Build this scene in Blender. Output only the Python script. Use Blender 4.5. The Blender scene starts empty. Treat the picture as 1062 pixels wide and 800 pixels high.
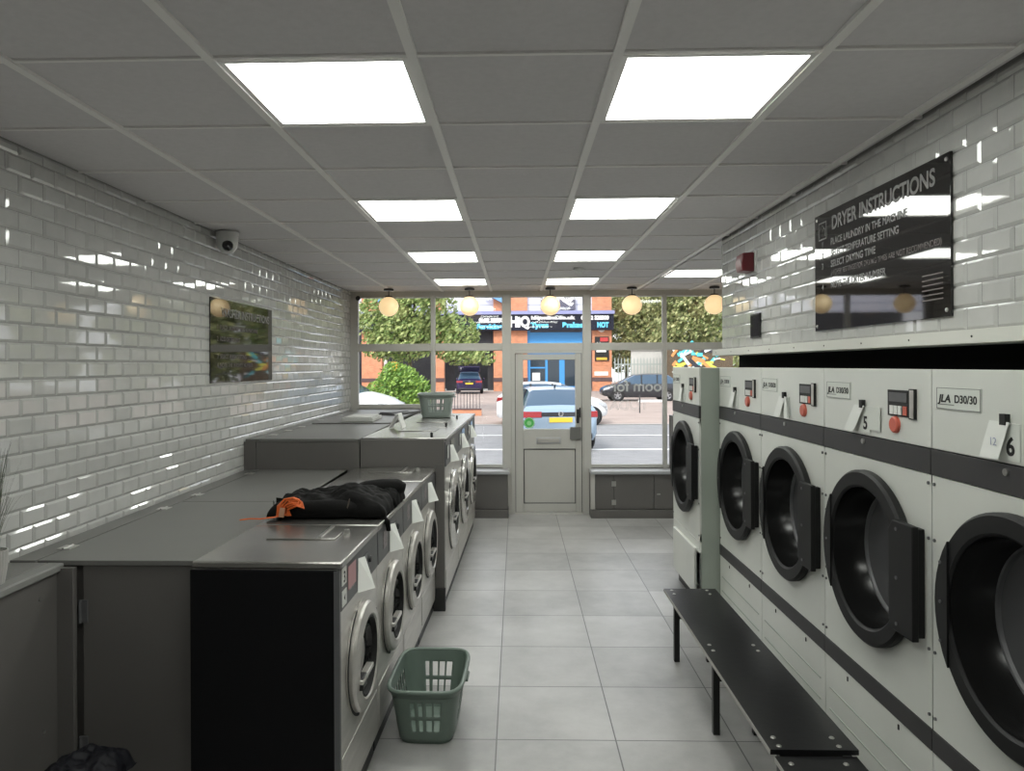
import bpy, bmesh, math, random
from mathutils import Vector, Matrix, noise
PI = math.pi
S = bpy.context.scene
C = S.collection
random.seed(7)

# ------------------------------------------------------------------ camera
cd = bpy.data.cameras.new('camera'); cam = bpy.data.objects.new('camera', cd); C.objects.link(cam)
cd.sensor_fit = 'HORIZONTAL'; cd.sensor_width = 36; cd.lens = 744/1062*36
cd.shift_x = (531-517.5)/1062; cd.shift_y = -(400-379.2)/1062
cd.clip_start = .05; cd.clip_end = 400
cam.matrix_world = Matrix.Translation((0, 0, 1.805)) @ Matrix.Rotation(.0245, 4, 'Z') @ Matrix.Rotation(PI/2, 4, 'X') @ Matrix.Rotation(-.0044, 4, 'Z')
S.camera = cam

# ------------------------------------------------------------------ light
EXPOSURE = 0.85
SKY_STRENGTH = 1.15
SUN_STRENGTH = 1.6
PANEL_STRENGTH = 7.0
GLOBE_STRENGTH = .42
w = bpy.data.worlds.new('overcast_sky'); S.world = w; w.use_nodes = True
nt = w.node_tree; bg = nt.nodes['Background']
tc = nt.nodes.new('ShaderNodeTexCoord'); sp = nt.nodes.new('ShaderNodeSeparateXYZ'); rp = nt.nodes.new('ShaderNodeValToRGB')
nt.links.new(tc.outputs['Generated'], sp.inputs[0]); nt.links.new(sp.outputs['Z'], rp.inputs[0]); nt.links.new(rp.outputs[0], bg.inputs[0])
rp.color_ramp.elements[0].color = (.96, .97, 1, 1); rp.color_ramp.elements[1].color = (.80, .89, 1, 1)
bg.inputs[1].default_value = SKY_STRENGTH
sd = bpy.data.lights.new('sun', 'SUN'); sun = bpy.data.objects.new('sun', sd); C.objects.link(sun)
sd.energy = SUN_STRENGTH; sd.angle = math.radians(12); sd.color = (1, .95, .87)
sun.rotation_euler = (math.radians(48), 0, math.radians(-28))
S.view_settings.view_transform = 'Standard'; S.view_settings.look = 'None'
S.view_settings.exposure = EXPOSURE; S.view_settings.gamma = 1; S.view_settings.use_curve_mapping = False

# ------------------------------------------------------------------ materials
def mat(name, col, rough=.5, metal=0., var=0., scale=6., bump=0., bscale=40., emit=None, es=0., spec=.5, stretch=None):
    m = bpy.data.materials.new(name); m.use_nodes = True
    n = m.node_tree.nodes; l = m.node_tree.links; b = n['Principled BSDF']
    b.inputs['Base Color'].default_value = (*col, 1); b.inputs['Roughness'].default_value = rough
    b.inputs['Metallic'].default_value = metal; b.inputs['Specular IOR Level'].default_value = spec
    if emit: b.inputs['Emission Color'].default_value = (*emit, 1); b.inputs['Emission Strength'].default_value = es
    if var or bump:
        t = n.new('ShaderNodeTexCoord'); mp = n.new('ShaderNodeMapping'); l.new(t.outputs['Object'], mp.inputs[0])
        if stretch: mp.inputs['Scale'].default_value = stretch
    if var:
        x = n.new('ShaderNodeTexNoise'); x.inputs['Scale'].default_value = scale; x.inputs['Detail'].default_value = 6
        l.new(mp.outputs[0], x.inputs['Vector'])
        r = n.new('ShaderNodeValToRGB'); l.new(x.outputs['Fac'], r.inputs[0])
        r.color_ramp.elements[0].position = .3; r.color_ramp.elements[1].position = .7
        r.color_ramp.elements[0].color = (*[c*(1-var) for c in col], 1); r.color_ramp.elements[1].color = (*[min(1, c*(1+var)) for c in col], 1)
        l.new(r.outputs[0], b.inputs['Base Color'])
    if bump:
        x = n.new('ShaderNodeTexNoise'); x.inputs['Scale'].default_value = bscale; l.new(mp.outputs[0], x.inputs['Vector'])
        q = n.new('ShaderNodeBump'); q.inputs['Strength'].default_value = bump; q.inputs['Distance'].default_value = .01
        l.new(x.outputs['Fac'], q.inputs['Height']); l.new(q.outputs[0], b.inputs['Normal'])
    return m

def glassmat(name, tint=(1, 1, 1), refl=.08):
    m = bpy.data.materials.new(name); m.use_nodes = True; n = m.node_tree.nodes; l = m.node_tree.links
    for x in list(n): n.remove(x)
    o = n.new('ShaderNodeOutputMaterial'); mx = n.new('ShaderNodeMixShader'); t = n.new('ShaderNodeBsdfTransparent'); g = n.new('ShaderNodeBsdfGlossy')
    f = n.new('ShaderNodeFresnel'); f.inputs[0].default_value = 1.45
    t.inputs[0].default_value = (*tint, 1); g.inputs['Roughness'].default_value = .02
    l.new(f.outputs[0], mx.inputs[0]); l.new(t.outputs[0], mx.inputs[1]); l.new(g.outputs[0], mx.inputs[2]); l.new(mx.outputs[0], o.inputs[0])
    return m

def tiled(name, col, grout, px, py, ox, oy, wline, rough, var=.12, axes='xy', stagger=0., nscale=1.6):
    m = bpy.data.materials.new(name); m.use_nodes = True; n = m.node_tree.nodes; l = m.node_tree.links; b = n['Principled BSDF']
    t = n.new('ShaderNodeTexCoord'); s = n.new('ShaderNodeSeparateXYZ'); l.new(t.outputs['Object'], s.inputs[0])
    def M(op, a, bb, c=None):
        q = n.new('ShaderNodeMath'); q.operation = op
        for i, v in enumerate((a, bb, c)):
            if v is None: continue
            if isinstance(v, (int, float)): q.inputs[i].default_value = v
            else: l.new(v, q.inputs[i])
        return q.outputs[0]
    ax = {'x': s.outputs[0], 'y': s.outputs[1], 'z': s.outputs[2]}
    V = M('DIVIDE', M('SUBTRACT', ax[axes[1]], oy), py)
    U = M('DIVIDE', M('SUBTRACT', ax[axes[0]], ox), px)
    if stagger: U = M('ADD', U, M('MULTIPLY', M('FLOOR', V, 0), stagger))
    def edge(v, p):
        f = M('FRACT', v, 0); d = M('MINIMUM', f, M('SUBTRACT', 1, f)); return M('LESS_THAN', d, wline/2/p)
    g = M('MAXIMUM', edge(U, px), edge(V, py))
    x = n.new('ShaderNodeTexNoise'); x.inputs['Scale'].default_value = nscale; x.inputs['Detail'].default_value = 9; x.inputs['Roughness'].default_value = .65
    l.new(t.outputs['Object'], x.inputs['Vector'])
    wn = n.new('ShaderNodeTexWhiteNoise'); wn.noise_dimensions = '2D'; cb = n.new('ShaderNodeCombineXYZ')
    l.new(M('FLOOR', U, 0), cb.inputs[0]); l.new(M('FLOOR', V, 0), cb.inputs[1]); l.new(cb.outputs[0], wn.inputs['Vector'])
    f = M('ADD', M('MULTIPLY', x.outputs['Fac'], .8), M('MULTIPLY', wn.outputs['Value'], .2))
    r = n.new('ShaderNodeValToRGB'); l.new(f, r.inputs[0])
    r.color_ramp.elements[0].position = .32; r.color_ramp.elements[1].position = .68
    r.color_ramp.elements[0].color = (*[c*(1-var) for c in col], 1); r.color_ramp.elements[1].color = (*[min(1, c*(1+var)) for c in col], 1)
    mx = n.new('ShaderNodeMix'); mx.data_type = 'RGBA'; l.new(g, mx.inputs[0]); l.new(r.outputs[0], mx.inputs[6]); mx.inputs[7].default_value = (*grout, 1)
    l.new(mx.outputs[2], b.inputs['Base Color']); b.inputs['Roughness'].default_value = rough
    bp = n.new('ShaderNodeBump'); bp.inputs['Strength'].default_value = .35; bp.inputs['Distance'].default_value = .003
    l.new(M('SUBTRACT', 1, g), bp.inputs['Height']); l.new(bp.outputs[0], b.inputs['Normal'])
    return m

def leafmat(name, c1, c2):
    m = bpy.data.materials.new(name); m.use_nodes = True; n = m.node_tree.nodes; l = m.node_tree.links; b = n['Principled BSDF']
    g = n.new('ShaderNodeNewGeometry'); r = n.new('ShaderNodeValToRGB'); l.new(g.outputs['Random Per Island'], r.inputs[0])
    r.color_ramp.elements[0].color = (*c1, 1); r.color_ramp.elements[1].color = (*c2, 1); l.new(r.outputs[0], b.inputs['Base Color'])
    b.inputs['Roughness'].default_value = .55
    b.inputs['Transmission Weight'].default_value = 0
    return m

M = dict(
 label=mat('worn_grey_label', (.26, .23, .235), .6, 0, .3, 60),
 cap=mat('grey_cap_strip', (.22, .22, .21), .5),
 void=mat('recess_shade_black', (.004, .004, .004), .9, spec=.1),
 steel=mat('brushed_steel', (.56, .54, .51), .36, .6, .10, 3, .04, 60, stretch=(1, 1, 8)),
 steel_top=mat('steel_top', (.42, .41, .39), .27, .9, .10, 2.5, .03, 30),
 chrome=mat('chrome_ring', (.78, .77, .75), .22, 1, 0),
 ctrl=mat('control_panel_grey', (.12, .12, .125), .45, .2, .15, 8),
 black=mat('black_plastic', (.012, .012, .013), .42, 0, .1, 10),
 blackgloss=mat('black_glass', (.006, .006, .007), .04, 0, 0, spec=.6),
 rubber=mat('black_rubber', (.015, .015, .015), .7),
 plinth=mat('plinth_black', (.02, .02, .02), .5),
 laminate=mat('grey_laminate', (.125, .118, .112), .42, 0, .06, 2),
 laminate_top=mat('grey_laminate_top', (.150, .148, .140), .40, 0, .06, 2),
 blackpanel=mat('black_side_panel', (.004, .004, .005), .8, 0, .1, 3, spec=.2),
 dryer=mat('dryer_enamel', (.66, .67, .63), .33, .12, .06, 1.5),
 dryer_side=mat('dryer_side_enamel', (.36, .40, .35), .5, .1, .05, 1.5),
 band=mat('charcoal_band', (.036, .034, .036), .5, 0, .08, 5),
 dring=mat('dryer_ring', (.010, .010, .0105), .48, 0, spec=.3),
 barrel=mat('dryer_barrel', (.008, .008, .008), .22),
 tile=mat('white_metro_glaze', (.50, .50, .485), .035, 0, .05, 9, .02, 10, spec=.85),
 grout=mat('grey_grout', (.24, .24, .23), .8, 0, .1, 20),
 plaster=mat('painted_plaster', (.55, .55, .53), .7, 0, .05, 3),
 wallpaint=mat('back_wall_paint', (.35, .35, .34), .6, 0, .05, 3),
 ceil=mat('ceiling_tile', (.70, .675, .685), .85, 0, .03, 40, .05, 120),
 tbar=mat('ceiling_grid_white', (.90, .88, .86), .5),
 alu=mat('pvc_frame_grey', (.50, .49, .46), .42, 0, .03, 3),
 alu_d=mat('frame_gasket', (.05, .05, .05), .6),
 sill=mat('sill_metal', (.50, .51, .53), .3, .4),
 white=mat('white_paper', (.72, .73, .70), .6),
 ledge=mat('ledge_trim', (.62, .62, .57), .45),
 whiteplastic=mat('white_plastic', (.66, .66, .64), .4),
 red=mat('red_plastic', (.11, .006, .012), .35),
 redbtn=mat('red_button', (.55, .12, .08), .4),
 pink=mat('pink_label', (.5, .28, .29), .6),
 ink=mat('black_ink', (.01, .01, .01), .6),
 greytext=mat('sign_grey_text', (.20, .195, .195), .45),
 dimtext=mat('sign_dim_text', (.11, .09, .09), .45),
 vinyl=mat('white_vinyl', (.88, .88, .86), .5),
 signblack=mat('sign_gloss_black', (.010, .009, .009), .035, 0, spec=.75),
 screw=mat('zinc_screw', (.55, .54, .52), .3, .9),
 wood_black=mat('black_board', (.008, .008, .009), .30, 0, .15, 5, .05, 25),
 wood_edge=mat('board_edge', (.36, .35, .33), .5),
 blackmetal=mat('black_painted_steel', (.006, .006, .006), .45),
 bgreen=mat('sage_green_plastic', (.145, .19, .163), .38, 0, .04, 6),
 bgrey=mat('grey_green_plastic', (.24, .28, .26), .4),
 cloth=mat('black_cloth', (.0035, .0033, .0033), .8, 0, .25, 12, .3, 40, spec=.25),
 zip=mat('zip_silver', (.2, .17, .14), .4, .6),
 navycloth=mat('dark_bin_liner', (.008, .008, .012), .6, 0, .2, 12, .2, 20, spec=.3),
 orange=mat('orange_webbing', (.62, .12, .02), .6, 0, .2, 30),
 tan=mat('tan_label', (.45, .25, .16), .6),
 globe=mat('opal_globe', (.9, .72, .45), .3, emit=(1, .70, .36), es=GLOBE_STRENGTH),
 panel=mat('led_panel', (.9, .9, .9), .5, emit=(.97, 1, .93), es=PANEL_STRENGTH),
 green=mat('green_sticker', (.08, .50, .10), .5),
 pot=mat('pot_grey_white', (.48, .47, .45), .5),
 grass=leafmat('fake_grass', (.02, .05, .015), (.08, .10, .04)),
 pane=glassmat('window_glass'),
 floor=tiled('porcelain_floor', (.385, .38, .375), (.12, .12, .12), .573, .573, -.104, 7.47, .0065, .34, .26),
 # outdoors
 asphalt=mat('asphalt', (.245, .24, .24), .85, 0, .10, 3, .1, 200),
 line=mat('road_paint', (.85, .85, .82), .7),
 pave=mat('pavement_slab', (.33, .31, .29), .85, 0, .12, 1.5),
 pavers=mat('brick_paving', (.36, .28, .24), .85, 0, .14, .8),
 kerb=mat('kerb_stone', (.42, .41, .39), .8),
 brick=tiled('orange_brick', (.62, .25, .13), (.50, .32, .22), .24, .09, 0, 0, .012, .8, .2, 'xz', .5, 2.5),
 brickband=mat('brown_brick_band', (.10, .06, .06), .8, 0, .1, 6),
 clad=mat('white_cladding', (.74, .76, .86), .5, 0, .04, 1),
 cladline=mat('cladding_joint', (.35, .38, .5), .5),
 roofblue=mat('blue_roof', (.16, .36, .62), .5, 0, .05, 2),
 fascia=mat('navy_fascia', (.016, .018, .032), .6, spec=.2),
 fasciatop=mat('fascia_cap', (.28, .30, .52), .5),
 signpanel=mat('sign_panel_grey', (.11, .11, .15), .5),
 cyan=mat('cyan_letters', (.14, .62, .95), .5),
 shutter=mat('blue_shutter', (.07, .33, .68), .45),
 blueframe=mat('blue_frame', (.06, .30, .66), .4),
 dark=mat('garage_dark', (.03, .03, .035), .7, 0, .3, 2),
 darkglass=mat('dark_glass', (.03, .045, .06), .08),
 yellow=mat('yellow_paint', (.75, .45, .05), .5),
 redsign=mat('red_sign', (.55, .05, .05), .5),
 fence=mat('galvanised_fence', (.36, .40, .37), .5, .3),
 concrete=mat('concrete_wall', (.52, .51, .47), .85, 0, .15, 1),
 bark=mat('bark', (.11, .08, .05), .9, 0, .2, 6),
 leaf=leafmat('tree_leaves', (.13, .22, .05), (.46, .52, .20)),
 leafb=leafmat('bush_leaves', (.09, .22, .03), (.34, .50, .10)),
 leafr=leafmat('right_tree_leaves', (.14, .20, .06), (.50, .50, .24)),
 carsilver=mat('silver_blue_paint', (.32, .42, .52), .2, .45),
 carwhite=mat('white_car_paint', (.80, .80, .80), .2),
 carpurple=mat('navy_purple_paint', (.03, .02, .07), .2, .2),
 cardark=mat('dark_grey_paint', (.045, .047, .055), .2, .3),
 carglass=mat('car_glass', (.05, .09, .14), .05),
 tyre=mat('tyre', (.015, .015, .016), .8),
 rim=mat('alloy_rim', (.35, .35, .36), .35, .6),
 tail=mat('tail_light_red', (.28, .012, .015), .25),
 head=mat('headlight_glass', (.6, .62, .65), .1, .3),
 plate=mat('yellow_plate', (.80, .52, .04), .5),
)

# ------------------------------------------------------------------ mesh builder
class MB:
    def __init__(s, T=None): s.v = []; s.f = []; s.mi = []; s.T = T or Matrix.Identity(4)
    def add(s, vs, fs, m=0, T=None):
        k = len(s.v); A = s.T @ T if T is not None else s.T
        s.v += [tuple(A @ Vector(p)) for p in vs]; s.f += [tuple(i+k for i in f) for f in fs]; s.mi += [m]*len(fs)
        return s
    def box(s, x0, x1, y0, y1, z0, z1, m=0, T=None):
        vs = [(x0,y0,z0),(x1,y0,z0),(x1,y1,z0),(x0,y1,z0),(x0,y0,z1),(x1,y0,z1),(x1,y1,z1),(x0,y1,z1)]
        return s.add(vs, [(0,3,2,1),(4,5,6,7),(0,1,5,4),(1,2,6,5),(2,3,7,6),(3,0,4,7)], m, T)
    def lathe(s, prof, axis='z', c=(0,0,0), n=32, m=0, T=None, a0=0., a1=2*PI):
        full = abs(a1-a0-2*PI) < 1e-6; k = n if full else n+1; vs = []; fs = []
        for i in range(k):
            a = a0+(a1-a0)*i/n
            for r, h in prof:
                p = (r*math.cos(a), r*math.sin(a), h)
                if axis == 'x': p = (h, p[0], p[1])
                if axis == 'y': p = (p[1], h, p[0])
                vs.append((p[0]+c[0], p[1]+c[1], p[2]+c[2]))
        q = len(prof)
        for i in range(n):
            j = (i+1) % k
            for t in range(q-1):
                a, b, cc, d = i*q+t, j*q+t, j*q+t+1, i*q+t+1
                if prof[t][0] < 1e-7: fs.append((a, cc, d))
                elif prof[t+1][0] < 1e-7: fs.append((a, b, d))
                else: fs.append((a, b, cc, d))
        return s.add(vs, fs, m, T)
    def tube(s, pts, r, n=8, m=0, closed=False, T=None, flat=1.):
        pts = [Vector(p) for p in pts]; k = len(pts); vs = []; fs = []
        up = Vector((0, 0, 1))
        for i, p in enumerate(pts):
            a = pts[(i-1) % k] if (closed or i > 0) else p; b = pts[(i+1) % k] if (closed or i < k-1) else p
            t = (b-a).normalized(); u = up if abs(t.dot(up)) < .95 else Vector((1, 0, 0))
            x = t.cross(u).normalized(); y = x.cross(t).normalized(); rr = r[i] if isinstance(r, (list, tuple)) else r
            for j in range(n):
                q = 2*PI*j/n; vs.append(tuple(p+x*rr*math.cos(q)+y*rr*flat*math.sin(q)))
        for i in range(k if closed else k-1):
            for j in range(n):
                a = i*n+j; b = i*n+(j+1) % n; c2 = ((i+1) % k)*n+(j+1) % n; d = ((i+1) % k)*n+j
                fs.append((a, b, c2, d))
        if not closed: fs.append(tuple(range(n))[::-1]); fs.append(tuple(range((k-1)*n, k*n)))
        return s.add(vs, fs, m, T)
    def cyl(s, p0, p1, r, n=16, m=0, T=None): return s.tube([p0, p1], r, n, m, False, T)
    def prism(s, poly, d0, d1, axis='y', m=0, T=None):
        k = len(poly); vs = []
        for d in (d0, d1):
            for a, b in poly: vs.append({'y': (a, d, b), 'x': (d, a, b), 'z': (a, b, d)}[axis])
        fs = [tuple(range(k)), tuple(range(k, 2*k))[::-1]]+[(i, i+k, (i+1) % k+k, (i+1) % k) for i in range(k)]
        return s.add(vs, fs, m, T)
    def build(s, name, mats, parent=None, bevel=0., loc=None, seg=2, ang=35, fixn=True):
        me = bpy.data.meshes.new(name)
        if not isinstance(mats, (list, tuple)): mats = [mats]
        me.from_pydata(s.v, [], s.f)
        for x in mats: me.materials.append(x)
        me.polygons.foreach_set('material_index', s.mi)
        if fixn:
            bm = bmesh.new(); bm.from_mesh(me); bmesh.ops.recalc_face_normals(bm, faces=bm.faces); bm.to_mesh(me); bm.free()
        me.polygons.foreach_set('use_smooth', [True]*len(me.polygons)); me.update()
        me.set_sharp_from_angle(angle=math.radians(ang))
        o = bpy.data.objects.new(name, me); C.objects.link(o)
        if parent: o.parent = parent
        if loc: o.location = loc
        if bevel:
            b = o.modifiers.new('bevel', 'BEVEL'); b.width = bevel; b.segments = seg; b.limit_method = 'ANGLE'; b.angle_limit = math.radians(40)
        return o

def thing(name, label, cat, loc=(0,0,0), rz=0., group=None):
    o = bpy.data.objects.new(name, None); C.objects.link(o); o.empty_display_size = .1
    o.location = loc; o.rotation_euler = (0, 0, rz); o['label'] = label; o['category'] = cat
    if group: o['group'] = group
    return o
def tag(o, label, cat, group=None, kind=None):
    o['label'] = label; o['category'] = cat
    if group: o['group'] = group
    if kind: o['kind'] = kind
    return o
def struct(o): o['kind'] = 'structure'; return o
def kids(o): return [c for c in bpy.data.objects if c.parent == o]
def dup(root, loc, rz=None, label=None, group=None):
    def cp(o, par):
        c = o.copy(); C.objects.link(c); c.parent = par
        for k in kids(o): cp(k, c)
        return c
    r = cp(root, None); r.location = loc
    if rz is not None: r.rotation_euler = (0, 0, rz)
    if label: r['label'] = label
    if group: r['group'] = group
    return r
# frames for writing: local x runs along the text, local y up, local z out of the face
def F_negx(x, y, z): return Matrix(((0,0,-1,x),(-1,0,0,y),(0,1,0,z),(0,0,0,1)))      # on a wall facing -x
def F_posx(x, y, z): return Matrix(((0,0,1,x),(1,0,0,y),(0,1,0,z),(0,0,0,1)))        # facing +x
def F_negy(x, y, z): return Matrix(((1,0,0,x),(0,0,-1,y),(0,1,0,z),(0,0,0,1)))       # facing -y (towards the camera)
def text(s, size, m, parent, F, name='lettering', ext=.001, bold=0., align='LEFT', sx=1., fit=None, space=1.):
    cu = bpy.data.curves.new(name, 'FONT'); cu.body = s; cu.size = size; cu.extrude = ext; cu.offset = bold; cu.align_x = align; cu.space_character = space
    o = bpy.data.objects.new('tmp', cu); C.objects.link(o); bpy.context.view_layer.update()
    me = bpy.data.meshes.new_from_object(o.evaluated_get(bpy.context.evaluated_depsgraph_get())); bpy.data.objects.remove(o)
    me.name = name; me.materials.clear(); me.materials.append(m)
    if fit:
        xs = [v.co.x for v in me.vertices]; sx = fit/(max(xs)-min(xs))
    me.transform(Matrix.Diagonal((sx, 1, 1, 1))); me.transform(F)
    t = bpy.data.objects.new(name, me); C.objects.link(t)
    if parent: t.parent = parent
    return t

H = 2.71
WY = 8.75
# ================================================================== ROOM SHELL
struct(MB().box(-2.2, 3.2, -1.6, 8.95, -.2, 0).build('floor', M['floor']))
# ceiling: slab of dropped tiles with its grid
mb = MB()
GX = [-.301+.6*k if k != 3 else 1.445 for k in range(-3, 6)]; GY = [2.09+.6*k for k in range(-6, 12)]
LIGHTS = [(c, r) for r in (0, 3, 6, 9, -3) for c in (-1, 1)] + [(3, 8)]
mb.box(-2.2, 3.2, -1.6, 8.95, H+.045, H+.10, 0)
for i in range(-4, 7):
    for j in range(-7, 12):
        if (i, j) in LIGHTS: continue
        x0, x1 = max(-2.15, -.301+.6*i+.008), min(3.1, -.301+.6*(i+1)-.008)
        y0, y1 = max(-1.6, 2.09+.6*j+.008), min(8.85, 2.09+.6*(j+1)-.008)
        if x1 > x0 and y1 > y0: mb.box(x0, x1, y0, y1, H+.006+random.uniform(0, .002), H+.04, 0)
for x in GX: mb.box(x-.015, x+.015, -1.6, 8.85, H-.004, H+.03, 1)
for y in GY: mb.box(-2.15, 3.1, y-.007, y+.007, H, H+.03, 1)
struct(mb.build('ceiling', [M['ceil'], M['tbar']]))

def metro(mb, x, face, ya, yb, za, zb, z0, seed):
    r = random.Random(seed); P, Q = .152, .0762; d = .0065*face
    k0 = int(math.floor((za-z0)/Q)); k1 = int(math.ceil((zb-z0)/Q))
    for k in range(k0, k1+1):
        a, b = max(za, z0+k*Q+.001), min(zb, z0+(k+1)*Q-.001)
        if b-a < .012: continue
        y = ya-(P/2 if k % 2 else 0)
        while y < yb:
            p, q = max(ya, y+.001), min(yb, y+P-.001); y += P
            if q-p < .02: continue
            i = .011; j = [r.uniform(-.0006, .0006) for _ in range(4)]
            o = [(p, a), (q, a), (q, b), (p, b)]; n_ = [(p+i, a+i*.9), (q-i, a+i*.9), (q-i, b-i*.9), (p+i, b-i*.9)]
            if b-a < .03: n_ = [(p+i, a+.003), (q-i, a+.003), (q-i, b-.003), (p+i, b-.003)]
            vs = [(x, u, v) for u, v in o]+[(x+d+j[t], u, v) for t, (u, v) in enumerate(n_)]
            fs = [(4,5,6,7),(0,1,5,4),(1,2,6,5),(2,3,7,6),(3,0,4,7)]
            if face < 0: fs = [f[::-1] for f in fs]
            mb.add(vs, fs, 1)
LX = -2.03
mb = MB(); mb.box(LX-.15, LX, -1.6, 8.95, -.2, H+.1, 0); metro(mb, LX, 1, .6, WY-.03, 1.0, H, 1.145, 3)
struct(mb.build('wall_left', [M['grout'], M['tile']], fixn=False, ang=12))
RX = 1.50
mb = MB(); mb.box(RX, RX+.12, -1.6, 5.26, 1.90, H+.1, 0)
metro(mb, RX, -1, .6, 5.26, 1.915, H, 1.915, 5)
struct(mb.build('wall_right', [M['grout'], M['tile']], fixn=False, ang=12))
struct(MB().box(RX+.57, RX+.64, -1.6, 5.05, -.2, 1.9).build('wall_right_lower', M['plaster']))
struct(MB().box(RX+.12, 3.2, 5.14, 5.26, 1.9, H+.1).build('wall_return_upper', M['plaster']))
struct(MB().box(2.07, 3.2, 5.06, 5.18, -.2, 1.9).build('wall_return_lower', M['plaster']))
struct(MB().box(3.05, 3.2, 5.26, 8.95, -.2, H+.1).build('wall_alcove', M['plaster']))
struct(MB().box(-2.2, 3.2, -1.75, -1.6, -.2, H+.1).build('wall_back', M['wallpaint']))
mb = MB().box(1.425, RX+.12, -1.6, 5.26, 1.868, 1.912, 0)
for k in range(12): mb.cyl((1.4245, 1.2+k*.36, 1.89), (1.422, 1.2+k*.36, 1.89), .004, 8, 1)
struct(mb.build('trim_1', [M['ledge'], M['ink']], bevel=.003))
struct(MB().box(1.60, 1.64, -1.6, 5.2, 1.70, 1.868).build('recess_shade', M['void']))  # black strip stands in for the shade in the recess above the dryers
struct(MB().box(-2.03, 3.1, WY-.03, WY+.12, H-.045, H+.1).build('trim_3', M['alu'], bevel=.004))

# ---- shopfront: window_1 left bay, window_2 above the door, window_3 right bay
def bar(mb, x0, x1, z0, z1, y0=WY-.035, y1=WY+.035): mb.box(x0, x1, y0, y1, z0, z1)
def pane(x0, x1, z0, z1, par): MB().box(x0, x1, WY-.004, WY+.004, z0, z1).build('pane', M['pane'], par)
mb = MB(); bar(mb, -2.03, -1.935, .5, H-.045); bar(mb, -1.045, -.992, .5, H-.045); bar(mb, -.175, -.065, -.2, H-.045, WY-.06)
for a, b in ((-1.935, -1.045), (-.992, -.175)):
    bar(mb, a, b, 1.985, 2.075); bar(mb, a, b, H-.075, H-.045)
bar(mb, -1.935, -1.045, 1.285, 1.335); bar(mb, -.992, -.175, .56, .60)
mb.box(-1.935, -.992, WY-.03, WY+.03, .56, 1.285)
w1 = struct(mb.build('window_1', M['alu'], bevel=.005))
pane(-1.935, -1.045, 2.075, H-.075, w1); pane(-.992, -.175, 2.075, H-.075, w1); pane(-1.935, -1.045, 1.335, 1.985, w1); pane(-.992, -.175, .60, 1.985, w1)
mb = MB(); bar(mb, -.065, .805, 1.985, 2.075); bar(mb, -.065, .805, H-.075, H-.045)
w2 = struct(mb.build('window_2', M['alu'], bevel=.005)); pane(-.065, .805, 2.075, H-.075, w2)
mb = MB(); bar(mb, .805, .90, -.2, H-.045, WY-.06); bar(mb, 1.768, 1.818, .5, H-.045); bar(mb, 2.99, 3.06, .5, H-.045)
for a, b in ((.90, 1.768), (1.818, 2.99)):
    bar(mb, a, b, 1.985, 2.075); bar(mb, a, b, H-.075, H-.045); bar(mb, a, b, .56, .60)
w3 = struct(mb.build('window_3', M['alu'], bevel=.005))
for a, b in ((.90, 1.768), (1.818, 2.99)): pane(a, b, 2.075, H-.075, w3); pane(a, b, .60, 1.985, w3)
# outer stall riser under the glass
struct(MB().box(-2.2, -.175, WY-.03, WY+.15, -.2, .56).box(.90, 3.2, WY-.03, WY+.15, -.2, .56).build('wall_front', M['laminate']))
# window lettering stuck on the glass, read from outside
def mirror_y(x, z): return Matrix(((-1,0,0,x),(0,0,1,WY+.006),(0,1,0,z),(0,0,0,1)))
text('room for', .185, M['vinyl'], w3, mirror_y(1.835, 1.485), 'window_lettering', .0004, .003)
cu = bpy.data.curves.new('outline', 'FONT'); cu.body = 'TODAY'; cu.size = .165; cu.fill_mode = 'NONE'; cu.bevel_depth = .0018
o = bpy.data.objects.new('tmp', cu); C.objects.link(o); bpy.context.view_layer.update()
me = bpy.data.meshes.new_from_object(o.evaluated_get(bpy.context.evaluated_depsgraph_get())); bpy.data.objects.remove(o)
me.materials.clear(); me.materials.append(M['vinyl']); me.transform(mirror_y(1.60, 1.262)); o = bpy.data.objects.new('window_lettering', me); C.objects.link(o); o.parent = w3

# ---- door
mb = MB()
mb.box(-.065, -.02, WY-.05, WY+.05, -.02, 1.985).box(.79, .805, WY-.05, WY+.05, -.02, 1.985).box(-.02, .79, WY-.05, WY+.05, 1.95, 1.985).box(-.02, .79, WY-.06, WY+.06, -.02, .018)
d1 = struct(mb.build('door_1', M['alu'], bevel=.004))
mb = MB(); Y0, Y1 = WY-.032, WY+.032
mb.box(-.018, .080, Y0, Y1, .020, 1.948).box(.712, .788, Y0, Y1, .020, 1.948).box(.08, .712, Y0, Y1, 1.87, 1.94).box(.08, .712, Y0, Y1, .025, .125).box(.08, .712, Y0, Y1, .79, 1.03)
lf = mb.build('door_leaf', M['alu'], d1, bevel=.005)
MB().box(.08, .712, WY-.004, WY+.004, 1.03, 1.87).build('door_glass', M['pane'], lf)
MB().box(.09, .702, WY-.022, WY+.02, .135, .78).build('kick_panel', M['alu'], lf, bevel=.003)
MB().box(-.0195, -.013, Y0-.001, Y0+.01, .02, 1.948).box(.783, .7895, Y0-.001, Y0+.01, .02, 1.948).box(.08, .09, WY-.028, WY-.01, .125, .79).box(.702, .712, WY-.028, WY-.01, .125, .79).box(.08, .712, WY-.028, WY-.01, .78, .79).box(.08, .712, WY-.028, WY-.01, .125, .133).build('panel_gasket', M['alu_d'], lf)
MB().box(.235, .53, Y0-.010, Y0, .855, .93).box(.25, .515, Y0-.016, Y0-.008, .868, .917, 1).build('letter_plate', [M['sill'], M['steel']], lf, bevel=.003)
MB().box(.645, .775, Y0-.03, Y0, .905, 1.055).build('lock_box', M['laminate_top'], lf, bevel=.006)
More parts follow.
